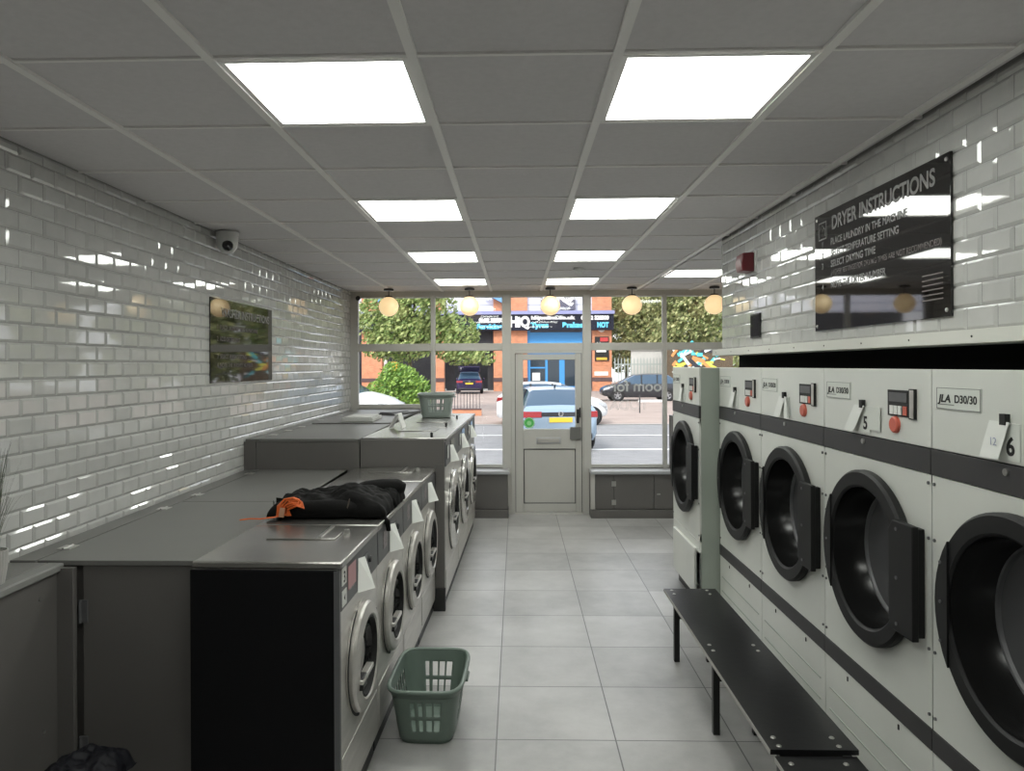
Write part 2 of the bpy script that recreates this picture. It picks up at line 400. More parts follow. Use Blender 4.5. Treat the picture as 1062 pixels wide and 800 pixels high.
MB().box(.725, .755, Y0-.012, Y0, 1.10, 1.27).tube([(.742, Y0-.01, 1.20), (.742, Y0-.05, 1.20), (.742, Y0-.055, 1.13)], .010, 8).box(.758, .772, Y0-.03, Y0, 1.17, 1.29).build('door_handle', M['black'], lf, bevel=.002)
MB().lathe([(0, 0), (.068, 0), (.068, .001), (0, .001)], 'y', (.15, WY-.007, 1.105), 32, 0).build('door_sticker', M['green'], lf)
MB().lathe([(.058, 0), (.063, 0), (.063, .001), (.058, .001)], 'y', (.15, WY-.0085, 1.105), 32, 0).lathe([(0, 0), (.028, 0), (.028, .001)], 'y', (.15, WY-.0085, 1.10), 16, 1).build('sticker_print', [M['vinyl'], mat('light_green', (.35, .75, .35), .5)], lf)

# ---- low cupboards and sills under the shop window
def sill_top(x0, x1, label):
    tag(MB().box(x0, x1, 8.47, WY-.036, .515, .556).build('window_sill_board', M['sill'], bevel=.006), label, 'sill')
mb = MB().box(-.62, -.105, 8.53, 8.719, .0, .10, 1).box(-.60, -.11, 8.50, 8.719, .10, .514, 0)
mb.box(-.62, -.105, 8.465, 8.53, 0, .095, 0)
tag(mb.build('boxed_riser', [M['laminate'], M['plinth']], bevel=.003), 'plain dark grey boxed panel under the window left of the door', 'cupboard')
sill_top(-.62, -.09, 'metallic grey sill board left of the glass door')
cb = thing('low_cupboard', 'low dark grey cupboard with hinged doors under the window right of the door', 'cupboard', (.87, 8.5, 0))
MB().box(0, 2.1, .03, .219, 0, .514).box(0, .05, 0, .03, .10, .514, 1).build('body', [M['laminate'], M['alu']], cb)
MB().box(0, 2.1, -.035, .03, 0, .092).build('plinth', M['laminate'], cb, bevel=.003)
for a, b in ((.055, .268), (.276, .74), (.748, 1.2), (1.21, 2.0)):
    dd = MB().box(a, b, .008, .029, .10, .505).build('door', M['laminate'], cb, bevel=.002)
    if a < .1:
        for z in (.18, .40): MB().box(b-.02, b+.03, .003, .008, z-.03, z+.03).cyl((b+.004, .003, z-.03), (b+.004, .003, z+.03), .005, 8).build('hinge', M['screw'], dd)
    if .7 < a < .8: MB().box(a+.03, a+.07, -.004, .008, .27, .285).build('latch', M['screw'], dd)
sill_top(.87, 2.97, 'metallic grey sill board right of the glass door')
tag(MB().box(1.835, 2.10, 8.52, 8.70, .557, 1.20).build('upright_panel', M['laminate'], bevel=.004), 'dark grey upright panel standing on the right sill beside the far dryer', 'panel')

# ================================================================== CEILING THINGS
def led(c, r, lab):
    x, y = -.301+.6*c, 2.09+.6*r
    t = thing('ceiling_light', lab, 'ceiling light', (x+.3, y+.3, H), 0, 'square light panels in the ceiling')
    mb = MB()
    for a in ((-.284, .284, -.284, -.266), (-.284, .284, .266, .284), (-.284, -.266, -.266, .266), (.266, .284, -.266, .266)): mb.box(*a, .0, .03)
    mb.build('frame', M['tbar'], t)
    MB().box(-.266, .266, -.266, .266, .008, .02).build('diffuser', M['panel'], t)
nm = {0: 'nearest and largest', 3: 'second', 6: 'third', 9: 'farthest'}
for c, r in LIGHTS:
    if r == -3: led(c, r, 'unseen light panel added overhead behind the camera position, %s row' % ('left' if c < 0 else 'right'))  # out of view, added to brighten the near dryers and panels
    elif c == 3: led(c, r, 'lit square light panel over the alcove, partly behind the right wall')
    else: led(c, r, 'lit square light panel, %s from the camera in the %s row' % (nm[r], 'left' if c < 0 else 'right'))

gm = None
for k, (x, lab) in enumerate(((-1.49, 'globe pendant light first from the left, before the left window edge'), (-.545, 'globe pendant light second from the left, just left of the door'),
        (.395, 'globe pendant light hanging above the glass door'), (1.34, 'globe pendant light just right of the door'), (2.29, 'globe pendant light half hidden by the end of the right wall'))):
    if gm is None:
        gm = thing('globe_pendant', lab, 'pendant light', (x, 8.35, H-.004), 0, 'opal globe pendants along the window')
        MB().lathe([(0, 0), (.058, 0), (.058, -.022), (0, -.022)], 'z').build('ceiling_rose', M['black'], gm, bevel=.002)
        MB().cyl((0, 0, -.02), (0, 0, -.10), .005, 8).build('rod', M['black'], gm)
        MB().lathe([(0, -.082), (.040, -.085), (.048, -.098), (0, -.100)], 'z').build('cap', M['black'], gm)
        MB().lathe([(.113*math.sin(a), -.207-.113*math.cos(a)) for a in [PI*i/20 for i in range(21)]], 'z', n=40).build('globe', M['globe'], gm)
    else: dup(gm, (x, 8.35, H-.004), None, lab)
tag(MB().lathe([(0, 0), (.05, 0), (.05, -.02), (.038, -.03), (.032, -.055), (.02, -.062), (0, -.062)], 'z', (.585, 6.72, H+.004)).build('smoke_detector', M['whiteplastic']), 'small round white smoke detector on the ceiling near the window', 'smoke detector')
cc = thing('security_camera', 'grey dome security camera at the top of the left tiled wall', 'camera', (LX+.004, 4.78, H-.09))
MB().lathe([(0, 0), (.075, 0), (.075, .03), (0, .03)], 'z', (.085, 0, .058)).lathe([(0, -.055), (.035, -.05), (.062, -.015), (.068, .02), (.072, .06)], 'z', (.085, 0, 0)).build('housing', M['whiteplastic'], cc)
MB().lathe([(.0, .074), (.03, .072), (.036, .06), (.036, .04)], 'x', (0, 0, 0), 20, 0, Matrix.Translation((.085, 0, -.008)) @ Matrix.Rotation(-1.15, 4, 'Z')).build('lens', M['blackgloss'], cc)
tag(MB().lathe([(.03*math.sin(a), -.03*math.cos(a)) for a in [PI*i/10 for i in range(11)]], 'y', (-1.925, WY-.066, 2.63), 20).build('door_chime_sensor', M['black']), 'small black round sensor at the top left window corner', 'sensor')

# ================================================================== LEFT: LOW WASHERS
def tagflap(mb, x, y0, z0, w_, h_, lean, m=0):
    q = [(x, y0, z0+h_), (x+.020, y0+.035, z0+h_), (x+.075, y0-.020, z0+.01), (x+.012, y0-.055, z0)]
    e = Vector((.0006, -.0006, 0)); vs = q+[tuple(Vector(p)+e) for p in q]
    mb.add(vs, [(0,1,2,3),(7,6,5,4),(0,4,5,1),(1,5,6,2),(2,6,7,3),(3,7,4,0)], m)
def make_washer(W, D, Ht, cz, R, hole, cp0, label, group, tall=False):
    t = thing('washing_machine', label, 'washing machine', (0, 0, 0), 0, group)
    MB().box(-D, -.02, .01, W-.01, 0, .09).build('plinth', M['plinth'], t)
    mb = MB().box(-D, -.002, .002, W-.002, .09, cp0)
    mb.box(-D, -.012, .004, W-.004, cp0, Ht-.03)
    # lower service panel line and screws
    mb.box(-.003, .0015, .02, W-.02, .12, cz-R-.06)
    mb.build('body', M['steel'], t, bevel=.003)
    MB().box(-D, .008, .001, W-.001, Ht-.028, Ht).build('top_panel', M['steel_top'], t, bevel=.006)
    MB().prism([(-.012, cp0), (.004, cp0), (.001, Ht-.03), (-.012, Ht-.03)], .006, W-.006, 'y').build('control_panel', M['ctrl'], t, bevel=.002)
    if tall: MB().box(.003, .008, .05, .17, cp0+.05, Ht-.06).build('coin_slot', M['blackgloss'], t); MB().box(.002, .007, .30, .55, cp0+.03, Ht-.05).build('display', M['blackgloss'], t)
    else: MB().box(.003, .007, .34, .42, cp0+.05, cp0+.12).build('display', M['blackgloss'], t); MB().lathe([(0, .016), (.014, .014), (.016, .004)], 'x', (0, .46, cp0+.08), 14).build('program_knob', M['black'], t)
    MB().box(.003, .005, .12, .20, cp0+.045, cp0+.13).build('price_label', M['label'], t)
    mb = MB(); tagflap(mb, .005, .26, cp0+.01, .05, .125, -.055); mb.build('paper_tag', M['white'], t)
    mb = MB()
    for z in (cz-.03, cz+.1, cz-.14): mb.cyl((0, W-.04, z), (.004, W-.04, z), .006, 10)
    mb.build('screw', M['ink'], t)
    d = MB().lathe([(R+.010, -.001), (R+.010, .004), (R-.002, .006), (R-.001, .020), (R-.008, .030), (R-.022, .034), (hole+.022, .034), (hole+.006, .040), (hole, .034), (hole-.004, .0)], 'x', (0, W/2, cz), 48, 0).build('door', M['chrome'] if tall else M['steel'], t)
    a0, a1 = PI*.62, PI*1.42
    MB().lathe([(R+.012, .0045), (R+.0125, .0065), (R+.002, .0075), (R, .0065)], 'x', (0, W/2, cz), 40, 0, None, a0, a1).build('gap_shadow_arc', M['rubber'], d)  # dark arc painted in for the shadow gap round the door ring
    MB().lathe([(hole-.002, .012), (hole*.8, .018), (hole*.78, .012), (hole*.70, -.0), (0, -.006)], 'x', (0, W/2, cz), 40).build('door_glass', M['blackgloss'], d)
    MB().lathe([(hole-.001, .034), (hole-.010, .036), (hole-.014, .012)], 'x', (0, W/2, cz), 40).build('door_gasket', M['rubber'], d)
    MB().box(.02, .052, W/2-hole*1.05, W/2+hole*.1, cz-.055, cz-.035).box(.02, .050, W/2-hole*1.02, W/2-hole*.60, cz-.08, cz-.03, 1).build('door_handle', [M['steel'], M['black']], d, bevel=.004)
    MB().cyl((.01, W/2+R+.012, cz-.09), (.01, W/2+R+.012, cz+.09), .010, 10).build('hinge', M['chrome'], d)
    # soap hatch on the top
    hx = -D*.45
    sh = MB().box(hx-.16, hx+.14, W*.55, W*.55+.25, Ht, Ht+.006).build('soap_hatch', M['steel_top'], t, bevel=.002)
    if tall: MB().cyl((-.11, .06, Ht), (-.11, .06, Ht+.035), .010, 10).build('hatch_knob', M['black'], t)
    else: MB().box(hx+.06, hx+.075, W*.55+.02, W*.55+.23, Ht+.006, Ht+.011).lathe([(0, .02), (.012, .018), (.015, 0)], 'z', (hx+.16, W*.55+.12, Ht), 12).build('hatch_knob', M['screw'], t)
    return t
LG = 'low front loading washers in the near bank'
labs = ['low washing machine nearest the camera, with a black side panel and white number stickers', 'second low washing machine from the camera, beside the green basket, partly under the black jacket',
        'third low washing machine from the camera, next to last before the tall bank', 'farthest low washing machine, against the grey end panel of the tall bank']
def lowx(y): return -.672+.07*(y-2.70)/2.55
ROT1 = -math.atan(.07/2.55)
lw = make_washer(.635, .575, 1.06, .585, .222, .163, .872, labs[0], LG)
lw.location = (lowx(2.70), 2.70, 0); lw.rotation_euler = (0, 0, ROT1)
for k in (1, 2, 3): dup(lw, (lowx(2.70+.638*k), 2.70+.638*k, 0), ROT1, labs[k])
MB().box(.0045, .006, .10, .22, .925, 1.015).build('pink_label', M['pink'], lw)
MB().box(-.575, -.012, -.012, .002, .0, 1.03).build('side_panel', M['blackpanel'], lw)
MB().box(-.020, .002, -.014, .002, .0, 1.03, 0).build('corner_trim', M['ctrl'], lw)
MB().box(.003, .0055, .015, .075, .965, 1.03).box(.0035, .0057, .015, .075, .885, .945).build('number_sticker', M['white'], lw)
text('3', .06, M['ink'], lw, F_posx(.006, .030, .975), 'sticker_numeral', .0003, .001)
MB().add([(.006, .035, .915), (.006, .055, .93), (.006, .055, .90)], [(0, 1, 2)]).build('sticker_mark', M['ink'], lw)

# tall washers
TG = 'tall front loading washers in the far bank'
labs = ['nearest tall washing machine, first behind the grey end panel', 'middle tall washing machine of the three in the far bank', 'farthest tall washing machine, by the shop window, with the grey basket on its top']
def tallx(y): return -.530+.055*(y-5.29)/2.75
ROT2 = -math.atan(.055/2.75)
tw = make_washer(.915, .63, 1.27, .66, .31, .20, 1.055, labs[0], TG, True)
tw.location = (tallx(5.30), 5.30, 0); tw.rotation_euler = (0, 0, ROT2)
for k in (1, 2): dup(tw, (tallx(5.30+.918*k), 5.30+.918*k, 0), ROT2, labs[k])
ep = thing('end_panel', 'tall grey laminate end panel closing the near side of the tall washer bank', 'panel', (0, 5.27, 0))
MB().box(-1.155, -.535, 0, .022, .17, 1.262).build('board', M['laminate'], ep, bevel=.002)
MB().box(-.60, -.535, -.012, .0, .17, 1.08).build('upright_strip', M['laminate'], ep, bevel=.002)
MB().box(-.62, -.530, -.018, .022, 0, .165).build('skirting', M['plinth'], ep, bevel=.002)

# soap hatch standing open on the first tall machine
mb = MB()
mb.box(-.004, .004, 0, .20, 0, .13, 0, Matrix.Rotation(.45, 4, 'Y')); mb.box(-.004, .004, 0, .20, 0, .13, 0, Matrix.Translation((.11, 0, 0)) @ Matrix.Rotation(-.32, 4, 'Y'))
o = mb.build('folded_leaflet', M['whiteplastic']); o.location = (-1.07, 5.98, 1.2795); tag(o, 'open folded pale leaflet standing like a tent on the tall washer tops', 'leaflet')

# ---- service boxing behind the washers
bx = thing('low_boxing', 'low grey boxing along the left wall behind the near washers, with hinged lids', 'cupboard', (0, 0, 0))
ZT = 1.042
mb = MB().box(-2.008, -1.262, 2.83, 5.26, 0, ZT-.02)
mb.build('body', M['laminate'], bx)
MB().box(-1.72, -1.262, 2.80, 2.828, 0, ZT-.02).build('end_door', M['laminate'], bx, bevel=.002)
MB().box(-1.262, -1.250, 2.79, 5.26, .0, ZT-.002).build('side_board', M['laminate'], bx, bevel=.001)
for z in (.84, .30): MB().box(-1.735, -1.700, 2.793, 2.80, z-.045, z+.045).cyl((-1.727, 2.79, z-.045), (-1.727, 2.79, z+.045), .006, 8).build('hinge', M['ctrl'], bx)
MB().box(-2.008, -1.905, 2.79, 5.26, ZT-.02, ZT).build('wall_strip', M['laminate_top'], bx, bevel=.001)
for i, (a, b) in enumerate(((2.79, 4.015), (4.022, 5.258))):
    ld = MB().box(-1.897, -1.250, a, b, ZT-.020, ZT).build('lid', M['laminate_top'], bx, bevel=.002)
    for y in (a+.20, b-.20): MB().box(-1.93, -1.872, y-.035, y+.035, ZT, ZT+.003).cyl((-1.901, y-.035, ZT+.003), (-1.901, y+.035, ZT+.003), .005, 8).build('hinge', M['screw'], ld)
pt = thing('side_partition', 'dark grey partition board with capped top at the lower left corner', 'partition', (0, 0, 0))
MB().box(-1.835, -1.80, .9, 2.785, 0, 1.005).box(-1.80, -1.735, 2.76, 2.785, 0, 1.02).build('board', M['laminate'], pt, bevel=.002)
MB().box(-1.85, -1.785, .9, 2.785, 1.005, 1.036).box(-2.008, -1.85, .9, 2.785, 1.008, 1.036, 1).build('top_cap', [M['cap'], M['laminate_top']], pt, bevel=.006)
mb = MB()
for y, z in ((2.30, .86), (2.28, .86), (2.66, .93), (2.30, .38), (2.68, .42)): mb.cyl((-1.80, y, z), (-1.797, y, z), .006, 8)
mb.build('screw', M['screw'], pt)

tb = thing('tall_boxing', 'tall grey boxing along the left wall behind the far washers, with hinged lids', 'cupboard', (0, 0, 0))
ZU = 1.268
MB().box(-2.008, -1.172, 5.29, 8.70, 0, ZU-.02).build('body', M['laminate'], tb)
MB().box(-1.93, -1.165, 5.27, 5.288, 0, ZU-.021).build('end_board', M['laminate'], tb, bevel=.002)
MB().box(-2.024, -1.936, 5.27, 5.288, 0, ZU-.021).build('end_strip', M['laminate'], tb, bevel=.002)
for i, (a, b, dz) in enumerate(((5.265, 6.60, 0), (6.61, 8.70, .012))):
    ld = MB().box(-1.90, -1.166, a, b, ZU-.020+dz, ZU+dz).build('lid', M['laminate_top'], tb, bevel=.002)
    for y in (a+.3, (a+b)/2, b-.3): MB().box(-1.93, -1.875, y-.035, y+.035, ZU+dz, ZU+.004+dz).build('hinge', M['screw'], ld)
MB().box(-2.008, -1.905, 5.265, 8.70, ZU-.02, ZU).build('wall_strip', M['laminate_top'], tb)
o = MB().box(-.15, .15, -.22, .22, 0, .035).box(-.13, .13, -.2, .2, .035, .045).build('flat_box', M['plaster'], bevel=.004); o.location = (-1.50, 6.92, ZU+.0135)
tag(o, 'flat pale tray lying on the grey boxing near the window', 'tray')
o = MB().box(-.10, .10, -.30, .30, 0, .02).box(-.09, .05, -.28, .1, .02, .03).build('loose_board', M['ctrl'], bevel=.003); o.location = (-1.28, 7.85, ZU+.0135); o.rotation_euler = (0, 0, -.35)
tag(o, 'loose dark board lying on the grey boxing left of the grey basket', 'board')

# ---- plant on the ledge
pl = thing('potted_grass', 'artificial grass in a ribbed pale pot at the left edge, on the ledge', 'plant', (-1.862, 2.50, 1.0365))
mb = MB()
pr = [(0, 0), (.035, 0), (.044, .06), (.047, .12), (.043, .12), (.040, .10), (0, .10)]
vs = []; fs = []; n = 48
for i in range(n):
    a = 2*PI*i/n
    for j, (r, h) in enumerate(pr):
        q = 1+(.04 if i % 2 else -.04)*(1 if j in (1, 2, 3) else 0); vs.append((r*q*math.cos(a), r*q*math.sin(a), h))
q = len(pr)
for i in range(n):
    for j in range(q-1): fs.append((i*q+j, ((i+1) % n)*q+j, ((i+1) % n)*q+j+1, i*q+j+1))
mb.add(vs, fs).build('pot', M['pot'], pl)
mb = MB(); r = random.Random(4)
for i in range(110):
    a = r.uniform(0, 2*PI); lean = r.uniform(.0, .075)*(1 if r.random() < .8 else 1.5); h = r.uniform(.20, .42)
    p = Vector((.02*math.cos(a)*r.random(), .02*math.sin(a)*r.random(), .10)); pts = [p+Vector((lean*math.cos(a)*t*t, lean*math.sin(a)*t*t, h*t)) for t in (0, .3, .6, .85, 1)]
    s_ = Vector((-math.sin(a), math.cos(a), 0))*.0018
    vs = []
    for k, p in enumerate(pts): s2 = s_*(1-k/5); vs += [tuple(p-s2), tuple(p+s2)]
    mb.add(vs, [(2*k, 2*k+1, 2*k+3, 2*k+2) for k in range(4)])
mb.build('grass_blades', M['grass'], pl)['kind'] = 'stuff'

# ---- left wall sign
sg = thing('wall_sign', 'glossy black washing instructions sign on the left tiled wall', 'sign', (0, 0, 0))
MB().box(LX+.006, LX+.014, 4.68, 5.87, 1.695, 2.268).build('board', M['signblack'], sg, bevel=.001)
text('WASHER INSTRUCTIONS', .085, M['greytext'], sg, F_posx(LX+.0155, 4.86, 2.15), 'lettering', .0004, .001, fit=.94)
for k, (z, a, b) in enumerate(((2.06, 4.86, 5.55), (1.98, 4.86, 5.42), (1.86, 4.86, 5.50), (1.80, 4.86, 5.60))):
    text(['1  PLACE LAUNDRY IN THE MACHINE', '2  ADD DETERGENT', '3  SELECT WASH SETTING', '4  NOTE THE WASHER NUMBER'][k], .045, M['dimtext'], sg, F_posx(LX+.0155, a-.08, z), 'lettering', .0004)

# ================================================================== RIGHT: DRYERS
DW, DX = .875, 1.45
def make_dryer(label):
    t = thing('tumble_dryer', label, 'tumble dryer', (DX, 0, 0), 0, 'tumble dryers along the right wall')
    T0 = 1.785
    w_ = DW
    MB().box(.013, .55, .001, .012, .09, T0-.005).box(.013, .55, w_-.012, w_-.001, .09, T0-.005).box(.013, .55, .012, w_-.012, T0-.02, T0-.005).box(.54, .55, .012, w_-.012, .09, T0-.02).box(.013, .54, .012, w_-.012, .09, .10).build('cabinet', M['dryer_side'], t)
    MB().lathe([(.30, .02), (.36, .12), (.36, .50), (0, .50)], 'x', (0, w_/2, 1.015), 40).build('drum', M['drum'], t)
    MB().box(.04, .5, .01, w_-.01, 0, .09).build('plinth', M['plinth'], t)
    MB().box(0, .013, .003, w_-.003, 1.508, T0).build('header_panel', M['dryer'], t, bevel=.003)
    # main front panel with a round opening
    mb = MB(); n = 48; cy, cz, r = w_/2, 1.015, .30; z0, z1 = .525, 1.415; y0, y1 = .003, w_-.003
    vs = []; 
    for i in range(n):
        a = 2*PI*i/n; c_, s_ = math.cos(a), math.sin(a)
        k = min(((y1-cy) if c_ > 0 else (cy-y0))/max(1e-6, abs(c_)), ((z1-cz) if s_ > 0 else (cz-z0))/max(1e-6, abs(s_)))
        vs += [(0, cy+r*c_, cz+r*s_), (0, cy+k*c_, cz+k*s_), (.012, cy+k*c_, cz+k*s_)]
    cor = [(y1, z1), (y0, z1), (y0, z0), (y1, z0)]; fs = []
    for i in range(n):
        j = (i+1) % n; fs.append((i*3, i*3+1, j*3+1, j*3)); fs.append((i*3+1, i*3+2, j*3+2, j*3+1))
    mb.add(vs, fs)
    for (yy, zz) in cor:
        a = math.atan2(zz-cz, yy-cy) % (2*PI); i = int(a/(2*PI)*n) % n; j = (i+1) % n
        mb.add([vs[i*3+1], (0, yy, zz), vs[j*3+1]], [(0, 1, 2)])
    mb.build('front_panel', M['dryer'], t)
    MB().box(-.004, .013, .002, w_-.002, 1.418, 1.505).build('upper_band', M['band'], t, bevel=.001)
    MB().box(-.004, .013, .002, w_-.002, .448, .522).build('lower_band', M['band'], t, bevel=.001)
    mb = MB().box(0, .013, .003, w_-.003, .10, .445)
    for z in (.30, .20): mb.box(-.0035, .001, .05, w_-.05, z, z+.006, 1)
    for y in (.22, .64): mb.box(-.004, .0, y, y+.008, .41, .43, 2)
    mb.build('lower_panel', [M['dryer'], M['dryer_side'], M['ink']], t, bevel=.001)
    mb = MB()
    for z in (1.385, 1.19, .80, .57):
        for y in (.018, w_-.018): mb.cyl((0, y, z), (-.005, y, z), .006, 8)
    mb.build('screw', M['ctrl'], t)
    # door: thick black ring, deep barrel, set-back glass, flat handle plate on the near side
    d = MB().lathe([(.345, .0), (.352, -.006), (.352, -.030), (.342, -.040), (.292, -.040), (.283, -.032), (.280, 0)], 'x', (0, cy, cz), 64).build('door', M['dring'], t)
    MB().lathe([(.281, -.030), (.276, .02), (.262, .10), (.250, .115)], 'x', (0, cy, cz), 48).build('door_barrel', M['barrel'], d)
    MB().lathe([(.25, .118), (.25, .113), (0, .113)], 'x', (0, cy, cz), 48).build('door_glass', M['dglass'], d)
    MB().lathe([(.262, .100), (.255, .102), (.249, .112)], 'x', (0, cy, cz), 48).build('glass_trim', M['ctrl'], d)
    MB().prism([(cy-.24, cz-.17), (cy-.27, cz-.20), (cy-.405, cz-.20), (cy-.405, cz+.21), (cy-.27, cz+.21), (cy-.24, cz+.17)], -.052, -.028, 'x').box(-.046, -.001, cy-.395, cy-.36, cz-.19, cz+.20).build('handle_plate', M['dring'], d, bevel=.003)
    MB().prism([(cy+.275+.0*k, cz) for k in ()]+[(cy+.345*math.cos(a), cz+.345*math.sin(a)) for a in [-.645+.129*k for k in range(11)]], -.046, -.038, 'x').build('hinge_plate', M['dring'], d, bevel=.001)
    mb = MB()
    for z in (-.17, 0, .18): mb.cyl((-.052, cy-.30, cz+z), (-.056, cy-.30, cz+z), .007, 8); 
    for z in (-.13, 0, .13): mb.cyl((-.046, cy+.31, cz+z), (-.050, cy+.31, cz+z), .006, 8)
    mb.build('door_bolt', M['ctrl'], d)
    # header fittings, measured from the far edge (w_)
    F = w_
    lp = MB().box(-.0035, 0, F-.272, F-.036, 1.650, 1.725).build('maker_plate', M['dryerlab'], t)
    mb = MB()
    for (a, b, c, e) in ((F-.270, F-.038, 1.652, 1.6535), (F-.270, F-.038, 1.7215, 1.723), (F-.270, F-.2685, 1.652, 1.723), (F-.0395, F-.038, 1.652, 1.723)): mb.box(-.0045, -.003, a, b, c, e)
    mb.box(-.0045, -.003, F-.135, F-.050, 1.6655, 1.668).build('plate_border', M['ctrl'], lp)
    tx = text('JLA', .036, M['ink'], lp, F_negx(-.0042, F-.050, 1.675), 'lettering', .0004, .0012, fit=.072); tx.data.transform(Matrix(((1,0,0,0),(0,1,-.25,.25*1.675),(0,0,1,0),(0,0,0,1))))
    text('D30/30', .036, M['ink'], lp, F_negx(-.0042, F-.137, 1.675), 'lettering', .0004, .0008, fit=.115)
    co = MB().box(-.004, .0, F-.735, F-.585, 1.605, 1.705, 0).build('coin_display', M['ink'], t, bevel=.001)
    mb = MB().box(-.007, -.003, F-.725, F-.60, 1.66, 1.695, 1)
    for k in range(3): mb.box(-.007, -.003, F-.628-.03*k, F-.605-.03*k, 1.612, 1.645, 0)
    mb.box(-.007, -.003, F-.725, F-.70, 1.612, 1.645, 2)
    mb.build('coin_buttons', [M['white'], M['ctrl'], M['redbtn']], co)
    MB().box(-.012, 0, F-.785, F-.750, 1.600, 1.712, 0).box(-.014, -.011, F-.783, F-.757, 1.604, 1.708, 1).build('coin_handle', [M['ink'], M['steel']], t, bevel=.002)
    MB().lathe([(0, -.014), (.026, -.014), (.031, -.010), (.033, 0)], 'x', (0, F-.64, 1.572), 28).build('start_button', M['redbtn'], t)
    mb = MB().box(-.004, 0, F-.445, F-.335, 1.518, 1.628, 0).box(-.016, 0, F-.400, F-.375, 1.622, 1.655, 1)
    mb.build('number_card', [M['dryerlab'], M['ink']], t)
    MB().cyl((-.004, F-.39, 1.483), (-.010, F-.39, 1.483), .011, 14).build('lock', M['screw'], t)
    return t
M['dglass'] = mat('dryer_glass', (.10, .10, .105), .12, 0, spec=.7)  # grey in the base colour stands in for light seen in the glass
M['drum'] = mat('dryer_drum', (.1, .1, .1), .4, .6)
M['dryerlab'] = mat('label_plate', (.62, .64, .60), .5)
def flap(par, F, a, m='white', num=None, flapnum=None, splay=0.):
    """paper flap clipped over the number card"""
    mb = MB(); x0 = -.012; y1 = F-.325; 
    q = [(x0, F-.325, 1.632), (x0, F-.412, 1.632), (x0-.014, F-.385+splay, 1.520), (x0-.014, F-.298+splay, 1.520)]
    mb.add(q, [(0, 1, 2, 3)]); mb.add([(x+.001, y, z) for x, y, z in q], [(3, 2, 1, 0)])
    f = mb.build('paper_flap', M[m], par, fixn=False)
    if num: text(num, .075, M['ink'], par, F_negx(-.0045, F-.388, 1.535), 'card_numeral', .0004, .002)
    if flapnum: text(flapnum, .034, M['cladline'], f, F_negx(-.0245, F-.342+splay, 1.560), 'flap_numeral', .0004)
ys = [4.295, 3.42, 2.545, 1.67]
labs = ['tumble dryer fourth from the camera, at the far end of the flush row', 'tumble dryer third from the camera, with bright steel sheen on its header', 'tumble dryer second from the camera, with card number 5', 'nearest tumble dryer, at the right edge, with card number 6 and a white flap']
dr = make_dryer(labs[0]); dr.location = (DX, ys[0], 0)
D = [dr]+[dup(dr, (DX, ys[k], 0), None, labs[k]) for k in (1, 2, 3)]
D.append(dup(dr, (1.315, 5.20, 0), None, 'tumble dryer set forward of the row, nearest the shop window'))
for c in kids(D[4]):
    if c.name.startswith('lower_band'): bpy.data.objects.remove(c)
MB().box(0, .013, .003, DW-.003, .10, .522).build('access_panel', M['dryer'], D[4], bevel=.002)
MB().box(-.02, 0, .10, .80, .445, .46).box(-.018, 0, .10, .80, .12, .445, 1).build('hatch_panel', [M['white'], M['dryer']], D[4], bevel=.002)
flap(D[0], DW, 0); flap(D[1], DW, 0, splay=.02); flap(D[2], DW, 0, num='5', splay=.04); flap(D[3], DW, 0, num='6', flapnum='12', splay=.0); flap(D[4], DW, 0)
mb = MB()
mb.add([(-.012, DW-.43, 1.63), (-.012, DW-.40, 1.63), (-.035, DW-.455, 1.52), (-.035, DW-.50, 1.52)], [(0, 1, 2, 3)]); mb.add([(-.011, DW-.43, 1.63), (-.011, DW-.40, 1.63), (-.034, DW-.455, 1.52), (-.034, DW-.50, 1.52)], [(3, 2, 1, 0)])
mb.build('grey_flap', M['dryerlab'], D[1], fixn=False)
o = D[2]; mb = MB().box(-.006, -.0045, DW-.53, DW-.44, 1.535, 1.63); mb.build('card_back', M['dryerlab'], o)

# ---- dryer instruction sign
sg = thing('wall_sign', 'large glossy black dryer instructions sign on the right tiled wall', 'sign', (0, 0, 0))
SX = RX-.016
MB().box(SX, SX+.009, 2.487, 3.60, 1.967, 2.532).build('board', M['signblack'], sg, bevel=.001)
def st(s, size, y, z, m='greytext', fit=None, bold=.0008): text(s, size, M[m], sg, F_negx(SX-.0006, y, z), 'lettering', .0004, bold, fit=fit)
st('DRYER INSTRUCTIONS', .088, 3.41, 2.438, fit=.83, bold=.0022)
for k, (s, z, f_) in enumerate((('PLACE LAUNDRY IN THE MACHINE', 2.366, .66), ('SELECT TEMPERATURE SETTING', 2.312, .60), ('SELECT DRYING TIME', 2.262, .42), ('NOTE THE DRYER NUMBER', 2.162, .50))):
    st(str(k+1), .042, 3.52, z); st(s, .044, 3.42, z, fit=f_)
st('(HIGHER SETTINGS FOR DRYING TIMES ARE NOT RECOMMENDED)', .034, 3.42, 2.222, 'dimtext', .88, .0003)
mb = MB()
for a, b, c, d_ in ((3.555, 3.465, 2.405, 2.411), (3.555, 3.465, 2.485, 2.491), (3.555, 3.549, 2.405, 2.491), (3.471, 3.465, 2.405, 2.491)): mb.box(SX-.001, SX, b, a, c, d_)
mb.tube([(SX-.001, 3.54, 2.42), (SX-.001, 3.54, 2.45), (SX-.001, 3.51, 2.475), (SX-.001, 3.48, 2.45), (SX-.001, 3.48, 2.42)], .0022, 6)
mb.build('logo_outline', M['greytext'], sg)
mb = MB()
for k in range(6): mb.box(SX-.001, SX, 2.53, 2.66, 2.03+k*.018, 2.035+k*.018)
mb.build('small_print', M['dimtext'], sg)
mb = MB()
for y, z in ((2.51, 2.51), (3.575, 2.51), (2.51, 1.99), (3.575, 1.99)): mb.lathe([(0, -.004), (.007, -.003), (.008, 0)], 'x', (SX, y, z), 12)
mb.build('sign_screw', M['screw'], sg)

